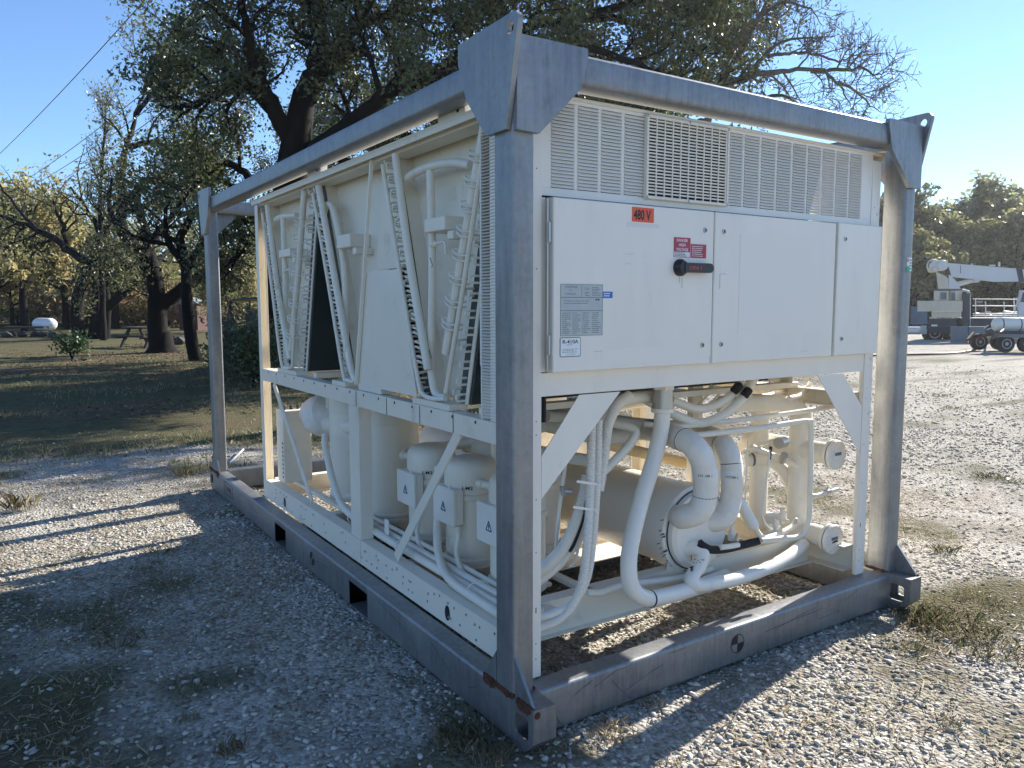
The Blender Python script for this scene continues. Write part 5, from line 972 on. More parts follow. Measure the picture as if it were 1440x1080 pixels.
for a in (('yellow', 35, 50, 1.5, 'tree at the far left, its top against the sky', GL), ('yellow', -40, 56, 1.35, 'tree cut by the left edge of the picture', GL), ('olive', 90, 54, 1.0, 'tree behind the white propane tank', GL), ('russet', 15, 58, 1.0, 'low tree in the woods at the far left, under the yellow crown', GL),
    ('thin', -15, 47, .95, 'tree at the left edge, in front of the yellow ones', GL), ('thin', 45, 66, .95, 'tree deep in the woods, just left of the propane tank', GL), ('russet', 120, 60, 1.05, 'tree seen between the leaning oak trunks', GL), ('thin', 160, 56, 1.1, 'tree behind the slender yellowing tree', GL),
    ('yellow', 178, 66, .85, 'tree low behind the picnic table', GL), ('russet', 205, 62, 1.1, 'tree behind the forked oak', GL), ('thin', 215, 52, .85, 'tree between forked oak and slim oak', GL), ('yellow', 248, 68, .9, 'tree behind the red shed', GL), ('thin', 285, 60, 1.05, 'tree right of the slim oak trunk', GL),
    ('yellow', 325, 44, .75, 'tree above the buggy roof', GL), ('russet', 350, 62, 1.2, 'tree between cage post and chiller column', GL), ('russet', 300, 74, 1.2, 'tree far off right of the red shed', GL), ('thin', 385, 50, 1.0, 'tree hidden low behind the chiller coils', GL), ('russet', 70, 78, 1.2, 'tree farthest off above the propane tank', GL), ('russet', 140, 84, 1.3, 'tree farthest off between the oak trunks', GL), ('yellow', 0, 84, 1.1, 'tree farthest off at the left edge', GL)): plant(*a)
for a in (('green', 1305, 60, 1.05, 'tree behind the crane counterweight', GR_), ('olive', 1392, 62, 1.32, 'tree, tallest behind the crane boom', GR_), ('green', 1350, 66, 1.15, 'tree between counterweight and boom, behind', GR_), ('olive', 1440, 58, 1.1, 'tree behind the boom tip at the right edge', GR_), ('olive', 1345, 55, .9, 'tree low behind the crane turret', GR_), ('olive', 1425, 54, 1.0, 'tree low behind the flatbed rails at right', GR_),
    ('green', 1252, 56, 1.15, 'tree seen between chiller corner and cage post', GR_), ('olive', 1275, 52, .8, 'low tree right behind the cage post', GR_), ('green', 1410, 70, 1.2, 'tree deep behind the crane boom', GR_), ('yellow', 1238, 66, 1.1, 'tree low behind the chiller corner, right', GR_), ('green', 1480, 60, 1.2, 'tree just past the right edge', GR_), ('olive', 1200, 62, 1.0, 'tree hidden behind the control cabinet', GR_), ('olive', 1530, 64, 1.2, 'tree well past the right edge', GR_), ('green', 1322, 76, 1.1, 'tree far back between the crane trees', GR_), ('olive', 1120, 64, .9, 'tree glimpsed through the pipework', GR_)): plant(*a)
# far ridge so the woods close below the sky
hv = []; hx = np.linspace(-400, 700, 120)
a = np.linspace(R(-30), R(150), 150); r_ = 210; top_ = 6.5 + 3.5 * fbm(a * 30, a * 0, 1., 90) + 1.2 * fbm(a * 300, a * 0, 1., 92)
V = []; 
for k, (t, h_) in enumerate(zip(a, top_)):
    d = np.array((math.cos(t), math.sin(t))); V += [(*(d * (r_ - 45)), -.3), (*(d * (r_ - 18)), h_ * .5), (*(d * r_), h_), (*(d * (r_ + 60)), -.3)]
F = [(4 * k + j, 4 * k + 4 + j, 4 * k + 5 + j, 4 * k + 1 + j) for k in range(149) for j in range(3)]
ridge = meshobj('hills', np.array(V), np.array(F), mat('wooded_hills', (.13, .115, .065), .95, var=.6, vscale=.12, bump=1., bscale=.4), smooth=True); ridge['kind'] = 'structure'

# the far belt of woods that closes the clearing all round: one mass
g = np.random.default_rng(77); VV = []; 
for k in range(150):
    t = R(-75 + 290 * (k + g.random()) / 150); r_ = 105 + 40 * g.random(); cx, cy = r_ * math.cos(t), r_ * math.sin(t); h_ = 5.5 + 4.5 * g.random(); w_ = 3.2 + 2.2 * g.random(); n = 520
    q = g.normal(size=(n, 3)); q /= np.linalg.norm(q, axis=1)[:, None]; q *= (.45 + .6 * g.random(n))[:, None]; lump = 1 + .28 * np.sin(q[:, 0] * 5 + k) * np.cos(q[:, 1] * 4 - k)
    C = np.stack([cx + q[:, 0] * w_ * lump, cy + q[:, 1] * w_ * lump, np.maximum(.1, h_ * .52 + q[:, 2] * h_ * .5 * lump)], 1); sz = .26 * (.6 + .8 * g.random(n)); lf_ = np.array([(-1, 0, 0), (0, -.5, .18), (1.1, 0, 0), (0, .5, .18)])
    VV.append((np.einsum('nij,kj->nki', rots(n), lf_) * sz[:, None, None] + C[:, None]).reshape(-1, 3))
VV = np.concatenate(VV); tag(meshobj('far_woods', VV, np.arange(len(VV)).reshape(-1, 4), OLV), kind='stuff')
# ------------------------------------------------------------------ things on the lawn and in the lot
R2 = np.array([CR[0], CR[1], 0]); R2 /= np.linalg.norm(R2); F2 = np.array([CF[0], CF[1], 0]); F2 /= np.linalg.norm(F2); UP = np.array((0, 0, 1.))
def hdir(px): v = _ray(px, 430); v = np.array((v[0], v[1], 0)); return v / np.linalg.norm(v)
def fbox(b, px0, px1, py0, py1, dep, th, off=0.):                # box whose near face is seen at these photo pixels; real thickness behind it
    F2 = hdir(1360); P = [far(px0, py1, dep), far(px1, py1, dep), far(px1, py0, dep), far(px0, py0, dep)]; P = [p + F2 * off for p in P]
    return b.hexa([P[0], P[1], P[1] + F2 * th, P[0] + F2 * th, P[3], P[2], P[2] + F2 * th, P[3] + F2 * th])
def fpoly(b, pts, dep, th, off=0.):
    F2 = hdir(1360); return b.prism([far(x, y, dep) + F2 * off for x, y in pts], F2 * th)
def wheel(parent, c, r, w, ax):
    t = MB().lathe(c - ax * w / 2, [(r * .55, 0), (r * .9, 0), (r, w * .15), (r, w * .85), (r * .9, w), (r * .55, w)], 24, ax).build('tyre', TYRE, parent); MB().lathe(c - ax * (w / 2 + .012), [(.0001, .0), (r * .18, .0), (r * .2, .012), (r * .46, .014), (r * .56, .0), (r * .58, .012), (r * .58, w + .024), (.0001, w + .024)], 20, ax).build('rim', RIM, t); return t
# mobile crane
dep = 35.; base = gnd(1350, dep); cr = thing('crane_truck', 'cream and white mobile crane with its boom laid low in front of the trees', 'crane', base)
b = MB(); fbox(b, 1290, 1353.5, 423, 438, dep, 1.1); b.build('counterweight', CREAM, cr)
b = MB(); fbox(b, 1310, 1351, 438.3, 446.5, dep, 1.6, .1); fbox(b, 1307, 1317, 446, 448, dep, .8, -.1); b.build('slew_base', CREAM, cr)
b = MB(); fbox(b, 1313, 1334, 409, 422.6, dep, 1.2, .15); fbox(b, 1336, 1352, 409, 422.6, dep, 1.1, .2); b.build('turret_house', CREAM, cr)
b = MB(); fbox(b, 1323, 1331, 411, 421, dep, .1, .10); fbox(b, 1338, 1343, 411, 422, dep, .1, .12); fbox(b, 1312, 1353, 406, 408.6, dep, 1., .2); b.build('turret_louvre', GBOX, cr)
b = MB(); fpoly(b, [(1317, 388), (1333, 391), (1334, 406), (1319, 406)], dep, .9, .1); fpoly(b, [(1316, 382), (1330, 388), (1332, 391), (1317, 388)], dep, .5, .2); b.build('boom_pedestal', CREAM, cr)
b = MB(); fpoly(b, [(1334, 386), (1338, 388), (1347, 398), (1351, 406), (1334, 406)], dep, .9, .1); b.build('boom_cheek', CRW, cr)
c = far(1327.5, 373, dep) + F2 * .05
b = MB(); b.lathe(c, [(.0001, -.02), (.13, -.02), (.22, .0), (.24, .05), (.24, .75), (.0001, .75)], 26, F2); b.build('boom_pivot', CRW, cr)
c = far(1317, 373, dep) + F2 * .3; b = MB(); b.tube([c + .26 * (math.cos(t) * R2 + math.sin(t) * UP) for t in np.linspace(.6, 5.2, 22)], .035, 8); b.lathe(far(1318, 379, dep) + F2 * .1, [(.12, 0), (.12, .5)], 14, F2); b.build('winch_guard', CREAM, cr)
b = MB(); fpoly(b, [(1332, 369.5), (1337, 370), (1429, 377.5), (1433, 395.5), (1398, 396), (1338, 388.5)], dep, .62, .12); bo = b.build('boom', CRW, cr)
b = MB(); fpoly(b, [(1438, 378.5), (1560, 389), (1562, 401), (1441, 396)], dep, .5, .18); b.build('boom_section', CRW, bo)
b = MB(); fpoly(b, [(1430, 377), (1437.5, 377.6), (1441, 396.8), (1433.5, 396.5)], dep, .68, .09); b.build('boom_collar', DARKTR, bo)
b = MB(); fbox(b, 1350.2, 1351, 373, 384, dep, .02, .10); b.build('boom_seam', DARKTR, bo); b = MB(); fbox(b, 1392, 1400, 372, 373.5, dep, .2, .2); fbox(b, 1404, 1407, 368, 374, dep, .15, .2); fbox(b, 1366, 1368, 370, 373, dep, .1, .2); b.build('boom_fitting', CRW, bo)
p0, p1 = far(1347, 401, dep) + F2 * .4, far(1378, 393, dep) + F2 * .4; b = MB(); b.cyl(p0, p0 + (p1 - p0) * .9, .11, 16).cyl(p0, p1, .06, 12).lathe(p1 - F2 * .2, [(.0001, 0), (.14, 0), (.14, .4), (.0001, .4)], 16, F2); b.build('lift_cylinder', CRW, cr)
b = MB(); fbox(b, 1352.3, 1364, 412.5, 470, dep, .5, .1); b.build('mast_column', DARKTR, cr)  # dark upright column beside the turret
P = [far(1367, 461, dep), far(1367, 416, dep), far(1364, 409.5, dep), far(1356, 408, dep), far(1350, 410, dep)]; b = MB(); b.tube(cat_rom([p + F2 * .25 for p in P], 6), .062, 12); b.build('outrigger_post', CRW, cr)
b = MB(); fbox(b, 1306, 1345, 448, 469, dep, 1.9, .15); fbox(b, 1345, 1560, 447.5, 470, dep, 1.9, .4); fbox(b, 1302, 1340, 459, 463, dep, .3, -.05); b.build('chassis', DARKTR, cr)
b = MB(); fbox(b, 1309.5, 1318, 456.5, 461, dep, .03, .10); b.build('number_plate', PAPER, cr)
for px in (1322, 1350, 1375): wheel(cr, far(px, 468, dep) + F2 * .6, .46, .35, F2)
b = MB(); fpoly(b, [(1436, 408), (1440, 408), (1500, 409), (1500, 447), (1433, 447), (1433, 430)], dep, 1.4, .3); cb = b.build('crane_cab', CRW, cr); b = MB(); fpoly(b, [(1439, 411), (1490, 412), (1490, 425), (1436, 425)], dep, .02, .27); b.build('cab_window', GLASS, cb)
b = MB(); b.tube([far(1427, 437, dep), far(1432, 418, dep)], .03, 8); b.build('grab_handle', CRW, cr)
b = MB()
for px in (1299, 1301, 1296): b.cyl(far(px, 467, dep), far(px, 458, dep), .06, 10)
fbox(b, 1293, 1303, 463, 470, dep, .4, .05); b.build('rear_valve_stack', RIM, cr)
# rail rack on the flatbed behind
dep2 = 38.; fr = thing('pipe_rack', 'flatbed rack with pale rails and a jumble of pipes behind the grey boxes', 'rack', gnd(1405, dep2))
for py, r_ in ((420.5, .022), (430, .03), (441, .03), (444, .02)): MB().tube([far(1368, py, dep2), far(1436, py + .5, dep2)], r_, 8).build('rail', CRW, fr)
for px in (1372, 1386, 1412, 1426): MB().tube([far(px, 448, dep2), far(px, 419 if px in (1372, 1426) else 424, dep2)], .026, 8).build('rail_post', CRW, fr)
b = MB(); fbox(b, 1368, 1470, 447, 450, dep2, 2., .1); b.build('rack_deck', DARKTR, fr)
b = MB(); fbox(b, 1368, 1470, 450, 474, dep2, .4, .5); b.build('rack_side', DARKTR, fr)
for a, c_, r_ in (((1392, 442), (1410, 445), .05), ((1405, 443), (1440, 440), .07), ((1380, 441), (1396, 444), .06), ((1420, 438), (1450, 442), .05)): MB().tube([far(*a, dep2) + F2 * .5, far(*c_, dep2) + F2 * .5], r_, 8).build('stored_pipe', CRW, fr)
for a, c_ in ((1374, 423), (1386, 438)): b = MB(); fbox(b, a, a + 8, c_, c_ + 3, dep2, .4, .3); b.build('bracket_box', GBOX, fr)
def grey_box(px0, px1, py0, py1, dep, label):
    t = thing('storage_box', label, 'box', gnd((px0 + px1) / 2, dep), 'grey boxes beside the crane'); b = MB(); fbox(b, px0, px1, py0, py1, dep, .8); bd = b.build('box_body', GBOX, t); b = MB(); fbox(b, px0 - .4, px1 + .4, py0 - .8, py0, dep, .84, -.02); b.build('box_lid', GBOX, t)
grey_box(1336.5, 1361, 460, 484, 32.5, 'grey metal box below the crane counterweight, left of the two boxes'); grey_box(1362.5, 1386, 460.5, 484, 32.7, 'grey metal box standing nearer the water trailer')
# water trailer
dep = 25.6; base = gnd(1432, dep); tl = thing('water_trailer', 'two axle trailer with a white strapped water tank on the gravel lot', 'trailer', base)
p0, p1 = far(1422, 457, dep) + F2 * .7, far(1500, 457, dep) + F2 * .7; ax = (p1 - p0) / np.linalg.norm(p1 - p0); ln = float(np.linalg.norm(p1 - p0)); r_ = .245
tk = MB().lathe(p0, [(.0001, -.19), (r_ * .5, -.165), (r_ * .85, -.1), (r_, 0), (r_, ln), (r_ * .7, ln + .14), (.0001, ln + .19)], 30, ax).build('water_tank', TANKW, tl)
for k in (.02, .35, .68): MB().lathe(p0 + ax * ln * k, [(r_ + .003, 0), (r_ + .008, .005), (r_ + .008, .03), (r_ + .003, .035)], 30, ax).build('tank_strap', DARKTR, tk)
b = MB(); fbox(b, 1401, 1500, 466.5, 470, dep, 1.5, .1); fbox(b, 1403, 1500, 470, 475, dep, .08, .1); b.build('trailer_frame', DARKTR, tl)
b = MB(); fpoly(b, [(1400, 476), (1404, 470), (1462, 470.5), (1466, 476), (1462, 475), (1404, 474)], dep, .26, -.06); b.build('fender', GBOX, tl)
for off in (0., 1.45):
    for px in (1415.5, 1446): wheel(tl, far(px, 483.6, dep) + F2 * off + F2 * .08, .285, .2, F2)
b = MB(); b.bar(far(1402, 470, dep) + F2 * .3, far(1380, 480, dep) + F2 * .8, .06, .08); b.bar(far(1402, 470, dep) + F2 * 1.3, far(1380, 480, dep) + F2 * .8, .06, .08).cyl(far(1384, 478, dep) + F2 * .8, far(1384, 485, dep) + F2 * .8, .03, 8); b.build('drawbar', SHED, tl)
b = MB()
for a, c_ in (((1404, 456), (1412, 464)), ((1394, 462), (1400, 458)), ((1398, 464), (1405, 462))): b.tube([far(*a, dep) + F2 * .4, far(*c_, dep) + F2 * .4], .018, 8)
b.build('pump_pipe', CRW, tl)
hp = [far(1412, 463, dep), far(1402, 471, dep), *[np.array((*p[:2], .03)) for p in (on('z', .03, 1385, 485), on('z', .03, 1365, 493), on('z', .03, 1335, 497), on('z', .03, 1290, 498), on('z', .03, 1240, 499), on('z', .03, 1190, 501))]]
tag(MB().tube(cat_rom(hp, 8), .035, 8).build('hose', HOSE, org=hp[-1]), 'brown hose trailing from the water trailer across the gravel lot', 'hose')
ct_ = thing('traffic_cone', 'orange safety cone in the lot, seen between chiller and cage post', 'cone', gnd(1235.5, 44)); c = gnd(1235.5, 44); MB().lathe(c, [(.2, .03), (.17, .06), (.05, .62), (.04, .64), (.0001, .64)], 20).build('cone_body', CONE, ct_); MB().box(c[0] - .22, c[0] + .22, c[1] - .22, c[1] + .22, 0, .035, .005).build('cone_foot', CONE, ct_)
fe = thing('sheet_fence', 'blue grey sheet metal fence at the back of the gravel lot', 'fence', gnd(1250, 52))
for k in range(9):
    b = MB(); px = 1196 + k * 12; fbox(b, px, px + 11.4, 431, 456, 52, .04); b.build('fence_panel', FENCE, fe); b = MB(); fbox(b, px + 11.2, px + 12.2, 428, 456.5, 52, .06, -.02); b.build('fence_post', GBOX, fe)
dp = thing('pipe_stack', 'short stack of white pipes on the ground left of the crane', 'pipes', gnd(1287, 43))
for k, (py, o) in enumerate(((466, 0), (466, .3), (463, .15))): MB().cyl(far(1270, py, 43) + F2 * o, far(1296, py, 43) + F2 * o, .14, 14).build('pipe', CRW, dp)
# picnic table
c = gnd(203, 30.); pt = thing('picnic_table', 'weathered wooden picnic table under the oaks on the lawn', 'table', c); th_ = -.5; a = R2 * math.cos(th_) + F2 * math.sin(th_); n = F2 * math.cos(th_) - R2 * math.sin(th_)
pl = lambda y, z, w, m_, name: MB().bar(c - a * .95 + n * y + UP * z, c + a * .95 + n * y + UP * z, w, .055).build(name, m_, pt)
for k in range(5): pl(-.30 + .15 * k, .75, .14, WOOD, 'table_board')
for y in (-.72, -.57, .57, .72): pl(y, .44, .14, WOOD, 'bench_board')
for s_ in (-.7, .7):
    MB().bar(c + a * s_ - n * .78 + UP * .39, c + a * s_ + n * .78 + UP * .39, .05, .09).build('cross_rail', WOOD, pt)
    for y in (-1, 1): MB().bar(c + a * (s_ + .05) + n * .62 * y + UP * -.02, c + a * (s_ + .05) + n * .22 * y + UP * .73, .07, .13, tuple(a)).build('table_leg', WOOD, pt)
# propane tank
c = gnd(62, 46.); pr = thing('propane_tank', 'white propane tank with rounded ends on the sunny grass at far left', 'tank', c); axd = (R2 * .8 - F2 * .6); axd /= np.linalg.norm(axd)
MB().lathe(c + UP * .52 - axd * .9, [(.0001, -.3), (.2, -.25), (.33, -.1), (.37, .05), (.37, 1.6), (.33, 1.75), (.2, 1.9), (.0001, 1.95)], 30, axd).build('tank_shell', mat('tank_white', (.78, .74, .76), .4), pr)
for s_ in (-.6, .5): MB().box(c[0] + axd[0] * s_ - .06, c[0] + axd[0] * s_ + .06, c[1] + axd[1] * s_ - .25, c[1] + axd[1] * s_ + .25, -.02, .2).build('tank_foot', GBOX, pr)
# stone bench and loose rocks
c = gnd(35, 41.); sb = thing('stone_bench', 'dark stone slab bench on rough piers at the left of the lawn', 'bench', c); MB().bar(c - R2 * 1.05 + UP * .48, c + R2 * 1.05 + UP * .48, .5, .1).build('bench_slab', mat('dark_stone', (.07, .065, .06), .9, var=.4, vscale=5, bump=.5, bscale=20), sb)
def rock(c, r, seed, par=None, name='rock'):
    g = np.random.default_rng(seed); V = ICO * g.uniform(.7, 1.15, (12, 1)) * np.array((r * 1.2, r, r * .75)); b = MB(); b.add(V + np.array(c) + (0, 0, r * .4), [tuple(f) for f in ICF]); m_ = MATS['dark_stone'] if 'dark_stone' in MATS else STONE
    return b.build(name, m_, par, org=None if par else c, smooth=25)
for k, s_ in enumerate((-.8, -.2, .45, .85)): rock(c + R2 * s_, .26, 60 + k, sb, 'bench_pier')
for k, (px, py, dep_, r_, lab) in enumerate(((74, 476, 40, .30, 'dark rock right of the stone bench, below the propane tank'), (84, 478, 39, .2, 'smaller dark rock at the foot of the leaning oaks'), (6, 478, 40, .28, 'dark rock at the far left end of the stone bench'), (100, 513, 22.3, .09, 'pinkish rock under the green bush, left one'), (114, 512, 22.6, .1, 'pale rock under the green bush, right one'), (248, 478, 32, .3, 'dark rock right of the forked oak'), (262, 478, 33, .22, 'dark rock left of the slim oak trunk'))):
    tag(rock(gnd(px, dep_), r_, 80 + k), lab, 'rock', 'rocks on the lawn')
def shrub(name, label, c, h, w, m_, n, size, group=None, stems=9, seed=1, cat='shrub'):
    t = thing(name, label, cat, c, group); g = np.random.default_rng(seed); b = MB()
    tips = []
    for k in range(stems):
        a = g.uniform(0, 6.283); l_ = g.uniform(.4, 1); e = np.array((math.cos(a) * w / 2 * l_, math.sin(a) * w / 2 * l_, h * g.uniform(.55, .95))); b.tube(cat_rom([np.array(c), np.array(c) + e * (.4, .4, .55), np.array(c) + e], 4), np.linspace(.014 * h + .004, .004, 9), 5, False); tips += [e, e * (.75, .75, .8), e * (.5, .5, .62), e * (.9, .9, .5)]
    b.build('stem', BARK, t, fix=False); C = np.array(tips)[g.integers(0, len(tips), n)]; C = C + g.normal(0, 1, (n, 3)) * np.array((w * .13, w * .13, h * .12)); C[:, 2] = np.abs(C[:, 2]) + .02
    sz = size * (.6 + .8 * g.random(n)); q = np.array([(-1, 0, 0), (0, -.5, .18), (1.1, 0, 0), (0, .5, .18)]); V = (np.einsum('nij,kj->nki', rots(n), q) * sz[:, None, None] + C[:, None]).reshape(-1, 3); meshobj('foliage', V, np.arange(4 * n).reshape(n, 4), m_, t); return t
shrub('green_bush', 'small bright green bush growing alone on the shaded lawn', gnd(97, 22.8), .85, 1.0, GRN, 900, .05, seed=3)
shrub('hedge_shrub', 'dense leafy shrub growing between the far cage post and the chiller column', gnd(352, 15.2), 1.32, 1.3, OAK, 5200, .04, seed=5, stems=14)
shrub('hedge_shrub', 'leafy shrub low beside the dark wooden post, behind the cage', gnd(322, 17.), .8, 1.1, OAK2, 1500, .05, seed=6)
b0_ = gnd(321, 16.4); po_ = thing('wooden_post', 'dark wide wooden post standing left of the dense shrub', 'post', b0_); MB().bar(b0_ + UP * -.1, b0_ + UP * 1.22, .2, .16, tuple(F2)).build('post_body', WOOD, po_); MB().bar(b0_ + UP * 1.22, b0_ + UP * 1.26, .24, .2, tuple(F2)).build('post_cap', WOOD, po_)
# utility buggy behind the shrub
c = gnd(350, 18.6); ut = thing('utility_buggy', 'dark utility buggy with open roof frame parked behind the shrub', 'buggy', c); A_ = R2; B_ = F2
def ob(b, x0, x1, y0, y1, z0, z1): P = [c + A_ * x + B_ * y + UP * z for z in (z0, z1) for x, y in ((x0, y0), (x1, y0), (x1, y1), (x0, y1))]; return b.hexa(P)
b = MB(); ob(b, -.65, .65, 0, 2.4, .35, .8); ob(b, -.6, .6, -.1, .5, .5, 1.0); b.build('buggy_body', DARKTR, ut); b = MB(); ob(b, -.35, -.05, 1.0, 1.15, .8, 1.45); ob(b, .08, .4, 1.0, 1.15, .8, 1.45); b.build('seat_back', BLACK, ut)
b = MB(); b.prism([c + A_ * x + UP * z + B_ * .4 for x, z in [(-.62, 1.68), (-.5, 1.75), (0, 1.79), (.5, 1.75), (.62, 1.68), (.5, 1.70), (0, 1.74), (-.5, 1.70)]], B_ * 1.5); b.build('buggy_roof', BLACK, ut)
for x in (-.6, .6):
    for y0, y1 in ((.1, .45), (1.9, 1.85)): MB().tube([c + A_ * x * 1.03 + B_ * y0 + UP * .85, c + A_ * x + B_ * y1 + UP * 1.7], .025, 8).build('roof_pillar', BLACK, ut)
    for y in (.3, 2.0): wheel(ut, c + A_ * x + B_ * y + UP * .3, .3, .22, A_)
# red shed far behind
c = gnd(264, 51.); rsd = thing('red_shed', 'small red boarded shed far behind the lawn, beside the slim oak trunk', 'shed', c)
b = MB(); P = [c + R2 * x + F2 * y for x, y in ((-.6, 0), (.6, 0), (.6, 1.6), (-.6, 1.6))]; b.hexa([p + UP * -.1 for p in P] + [p + UP * 1.7 for p in P]); b.build('shed_wall', SHED, rsd); b = MB(); b.prism([c - R2 * .75 + UP * 1.7, c + R2 * .75 + UP * 1.7, c + UP * 2.15], F2 * 1.7); b.build('shed_roof', GBOX, rsd); b = MB(); P = [c + R2 * x - F2 * .02 for x in (-.25, .25)]; b.hexa([P[0], P[1], P[1] + F2 * .03, P[0] + F2 * .03] + [p + UP * 1.4 for p in (P[0], P[1], P[1] + F2 * .03, P[0] + F2 * .03)]); b.build('shed_door', WOOD, rsd)
# understorey shrubs, copied with parts
sp_ = {'olive': shrub('woodland_shrub', '', (0, 0, 0), 3.2, 5., OLV, 1500, .17, seed=21, stems=16), 'russet': shrub('woodland_shrub', '', (0, 0, 0), 2.6, 5., BRN, 1300, .16, seed=22, stems=16), 'yellow': shrub('woodland_shrub', '', (0, 0, 0), 2.8, 4.5, YEL, 1300, .15, seed=23, stems=16), 'green': shrub('woodland_shrub', '', (0, 0, 0), 3.2, 5., OAK2, 2600, .17, seed=24, stems=16)}
su = set(); LR = [('left edge of the picture', -20, 16), ('propane tank', 30, 80), ('leaning oak trunks', 85, 165), ('picnic table', 165, 215), ('forked oak', 215, 245), ('slim oak trunk', 245, 285), ('far cage post', 286, 312), ('buggy roof', 312, 366), ('crane counterweight', 1285, 1340), ('crane boom', 1340, 1420), ('right edge of the picture', 1420, 1500), ('cage post at right', 1230, 1285)]
rg = random.Random(8); kinds_ = ['russet', 'olive', 'yellow']
def nearest(px): 
    for n_, a, b_ in LR:
        if a <= px < b_: return n_
    return 'chiller'
cnt = {}
for row, (dp_, lo, hi, step, order) in enumerate(((62, -50, 420, 40, 'nearest row'), (72, -40, 420, 30, 'second row'), (95, -60, 420, 34, 'farthest row'), (64, 1195, 1500, 26, 'nearer row'), (80, 1190, 1500, 30, 'rear row'))):
    px = lo
    while px < hi:
        k = rg.choice(kinds_ if row < 3 else ['green', 'olive']); src = sp_[k]; o = src if k not in su else copy_tree(src); su.add(k); s_ = (1. + .16 * row if row < 3 else 1.0) * rg.uniform(.8, 1.25)
        o.location = gnd(px, dp_ + rg.uniform(-4, 4)); o.rotation_euler = (0, 0, rg.random() * 6.28); o.scale = (s_ * 1.1, s_ * 1.1, s_)
        n_ = nearest(px); key = (row, n_, k); cnt[key] = cnt.get(key, 0) + 1; nth = ['', ', further right', ', rightmost', ', fourth along'][min(3, cnt[key] - 1)]
        tag(o, f"{words_[k]} shrub behind the {n_}{nth}, {order}", 'shrub', 'undergrowth of the far woods'); px += step * rg.uniform(.75, 1.25)
# power lines
for k, (a, c_, da, dc) in enumerate((((0, 212), (192, -3), 75, 40), ((52, 240), (192, 128), 95, 62), ((60, 250), (196, 152), 95, 62), ((74, 258), (200, 168), 95, 62))):
    p, q = far(*a, da), far(*c_, dc); e = (q - p); P = [p - e * .25 + e * t * 1.9 - UP * (.6 * math.sin(math.pi * t)) * 1.0 for t in np.linspace(0, 1, 24)]
    tag(MB().tube(P, .028 if k == 0 else .034, 5).build('power_line', WIRE, org=p), ('single overhead wire crossing the top left corner of the sky', 'overhead wire, upper of the three lines running to the oak crown', 'overhead wire, middle of the three lines running to the oak crown', 'overhead wire, lowest of the three lines running to the oak crown')[k], 'power line', 'overhead wires')
# weeds, tufts, stalks and a stick near the cage
def tuft_(name, label, px, py, r_, h, n, green, seed, group, cat='grass tuft'):
    c = on('z', 0, px, py); t = thing(name, label, cat, c, group); g = np.random.default_rng(seed)
    for nm, k, m_ in (('green_blades', int(n * green), GRASS if green < .9 else GRN), ('dry_blades', n - int(n * green), DRY)):
        if k < 1: continue
        a = g.uniform(0, 6.283, k); rr = r_ * np.sqrt(g.random(k)); p = np.stack([np.cos(a) * rr, np.sin(a) * rr, np.full(k, -.005)], 1); b_ = g.uniform(0, 6.283, k); hh = h * g.uniform(.35, 1, k); ln = hh * g.uniform(.05, .55, k); w = g.uniform(.0018, .0034, k); hh = hh * .5
        s_ = np.stack([np.cos(b_ + 1.57), np.sin(b_ + 1.57), b_ * 0], 1) * w[:, None] / 2; d = np.stack([np.cos(b_) * ln, np.sin(b_) * ln, hh], 1); md = d * np.array((.4, .4, .65))
        V = np.stack([p - s_, p + s_, p + md + s_ * .8, p + d, p + md - s_ * .8], 1).reshape(-1, 3); meshobj(nm, V, np.arange(5 * k).reshape(k, 5), m_, t)['kind'] = 'stuff'
for i, (px, py, r_, h, n, gr_, lab) in enumerate(((1328, 774, .07, .10, 90, .8, 'green grass tuft alone on the gravel right of the far cage foot'), (1392, 671, .16, .10, 160, .75, 'wide green grass tuft on the gravel near the right edge'), (1420, 676, .14, .08, 110, .6, 'grass tuft just right of the wide green one'), (1322, 557, .22, .12, 110, .5, 'grass tuft on the gravel, upper of two near the cage post'), (1345, 575, .22, .1, 110, .45, 'yellowing grass tuft, lower of two near the cage post'), (1300, 868, .16, .10, 260, .5, 'grass clump at the foot of the right cage corner'), (1345, 880, .2, .11, 300, .55, 'grass clump right of the cage corner, in the weeds'), (1400, 915, .17, .09, 240, .5, 'grass clump in the weeds nearest the right edge'),
    (1385, 845, .13, .07, 150, .35, 'dry grass clump behind the weeds at right'), (1275, 905, .11, .07, 120, .4, 'low grass clump in front of the right cage corner'), (1340, 1020, .06, .05, 60, .5, 'tiny green sprout on the sunny gravel, lower right'), (1180, 965, .05, .05, 40, .8, 'tiny sprout on the gravel in front of the end rail'), (262, 668, .10, .16, 70, .4, 'grass tuft beside the far left foot of the cage'), (28, 716, .10, .30, 60, .2, 'tall dry stalks at the left edge of the gravel'), (205, 798, .09, .07, 60, .6, 'small grass tuft on the sunlit gravel at left'), (225, 775, .10, .08, 70, .6, 'small grass tuft, second on the sunlit gravel at left'),
    (645, 1040, .09, .13, 190, .06, 'dark dry weed in the shade, bottom centre left of the cage corner'), (690, 1062, .07, .11, 120, .05, 'dark dry weed beside the first, at the bottom edge'), (325, 1052, .06, .09, 110, .05, 'dark dry weed in the shaded gravel, lower left'), (915, 985, .06, .06, 90, .05, 'dry straw clump in front of the end rail'), (860, 1030, .09, .07, 140, .05, 'dry straw clump right of the near cage corner'), (260, 1010, .05, .06, 60, .1, 'small weed in the shaded gravel left of centre'), (170, 900, .12, .08, 140, .4, 'dim grass clump in the shade, far left gravel'))):
    tuft_('grass_tuft', lab, px, py, r_, h, n, gr_, 200 + i, 'tufts and weeds on the gravel')
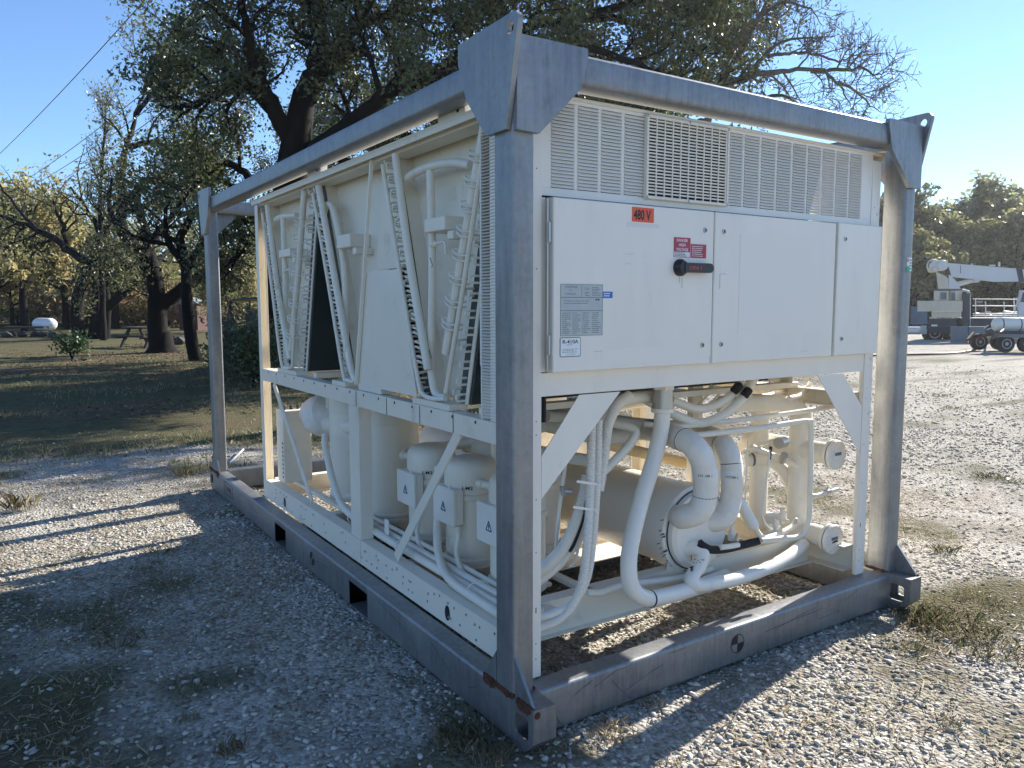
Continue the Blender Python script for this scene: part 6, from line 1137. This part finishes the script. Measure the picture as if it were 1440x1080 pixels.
P = [on('z', .012, 988, 1047), on('z', .02, 1005, 1030), on('z', .024, 1030, 1012), on('z', .02, 1046, 985)]; tag(MB().tube(cat_rom(P, 6), np.linspace(.004, .0016, 19), 6).build('stick', BARKG, org=P[0]), 'thin curved stick lying on the gravel in front of the end rail', 'stick')
P = [on('z', .01, 323, 651), on('z', .03, 342, 632)]; tag(MB().tube(P, .012, 6).build('stick', CRW, org=P[0]), 'pale straight stick on the ground inside the far end of the cage', 'stick')
c = on('z', .012, 1419, 674); tag(MB().add([c + (-.03, 0, 0), c + (0, -.02, .012), c + (.035, 0, .004), c + (0, .022, .014), c + (0, 0, .002)], [(0, 1, 4), (1, 2, 4), (2, 3, 4), (3, 0, 4)]).build('fallen_leaf', CONE, org=c, smooth=0), 'single orange leaf lying on the gravel near the right edge', 'leaf')

for o in bpy.data.objects:                                       # pieces too small to pick apart singly
    if o.parent and o.name.split('.')[0] in ('column_bolt', 'column_hole', 'rivet', 'slot', 'beam_hole', 'beam_seam', 'grille_screw', 'wrap_joint', 'print_line', 'fine_print', 'lettering', 'stencil_lettering', 'handle_lettering', 'plate_border', 'box_fitting', 'boom_fitting', 'schrader_cap', 'black_patch', 'rear_valve_stack', 'pump_pipe', 'rusty_weld', 'balance_mark', 'rust_run', 'caution_mark'): o['kind'] = 'stuff'

# ------------------------------------------------------------------ closed box of thin even haze round everything, added in place of lens veil
bpy.context.view_layer.update()
zt = max((o.matrix_world @ Vector(c_)).z for o in bpy.data.objects if o.type == 'MESH' for c_ in o.bound_box)
hm = bpy.data.materials.new('air'); hm.use_nodes = True; hn = hm.node_tree.nodes; hn.clear(); ho = hn.new('ShaderNodeOutputMaterial'); pv = hn.new('ShaderNodeVolumePrincipled')
pv.inputs['Color'].default_value = (.93, .95, .98, 1); pv.inputs['Density'].default_value = .00042; pv.inputs['Anisotropy'].default_value = .5; hm.node_tree.links.new(pv.outputs[0], ho.inputs['Volume'])
tag(MB().box(-460, 460, -460, 460, -1.6, zt + .6).build('haze', hm, smooth=0), kind='stuff')
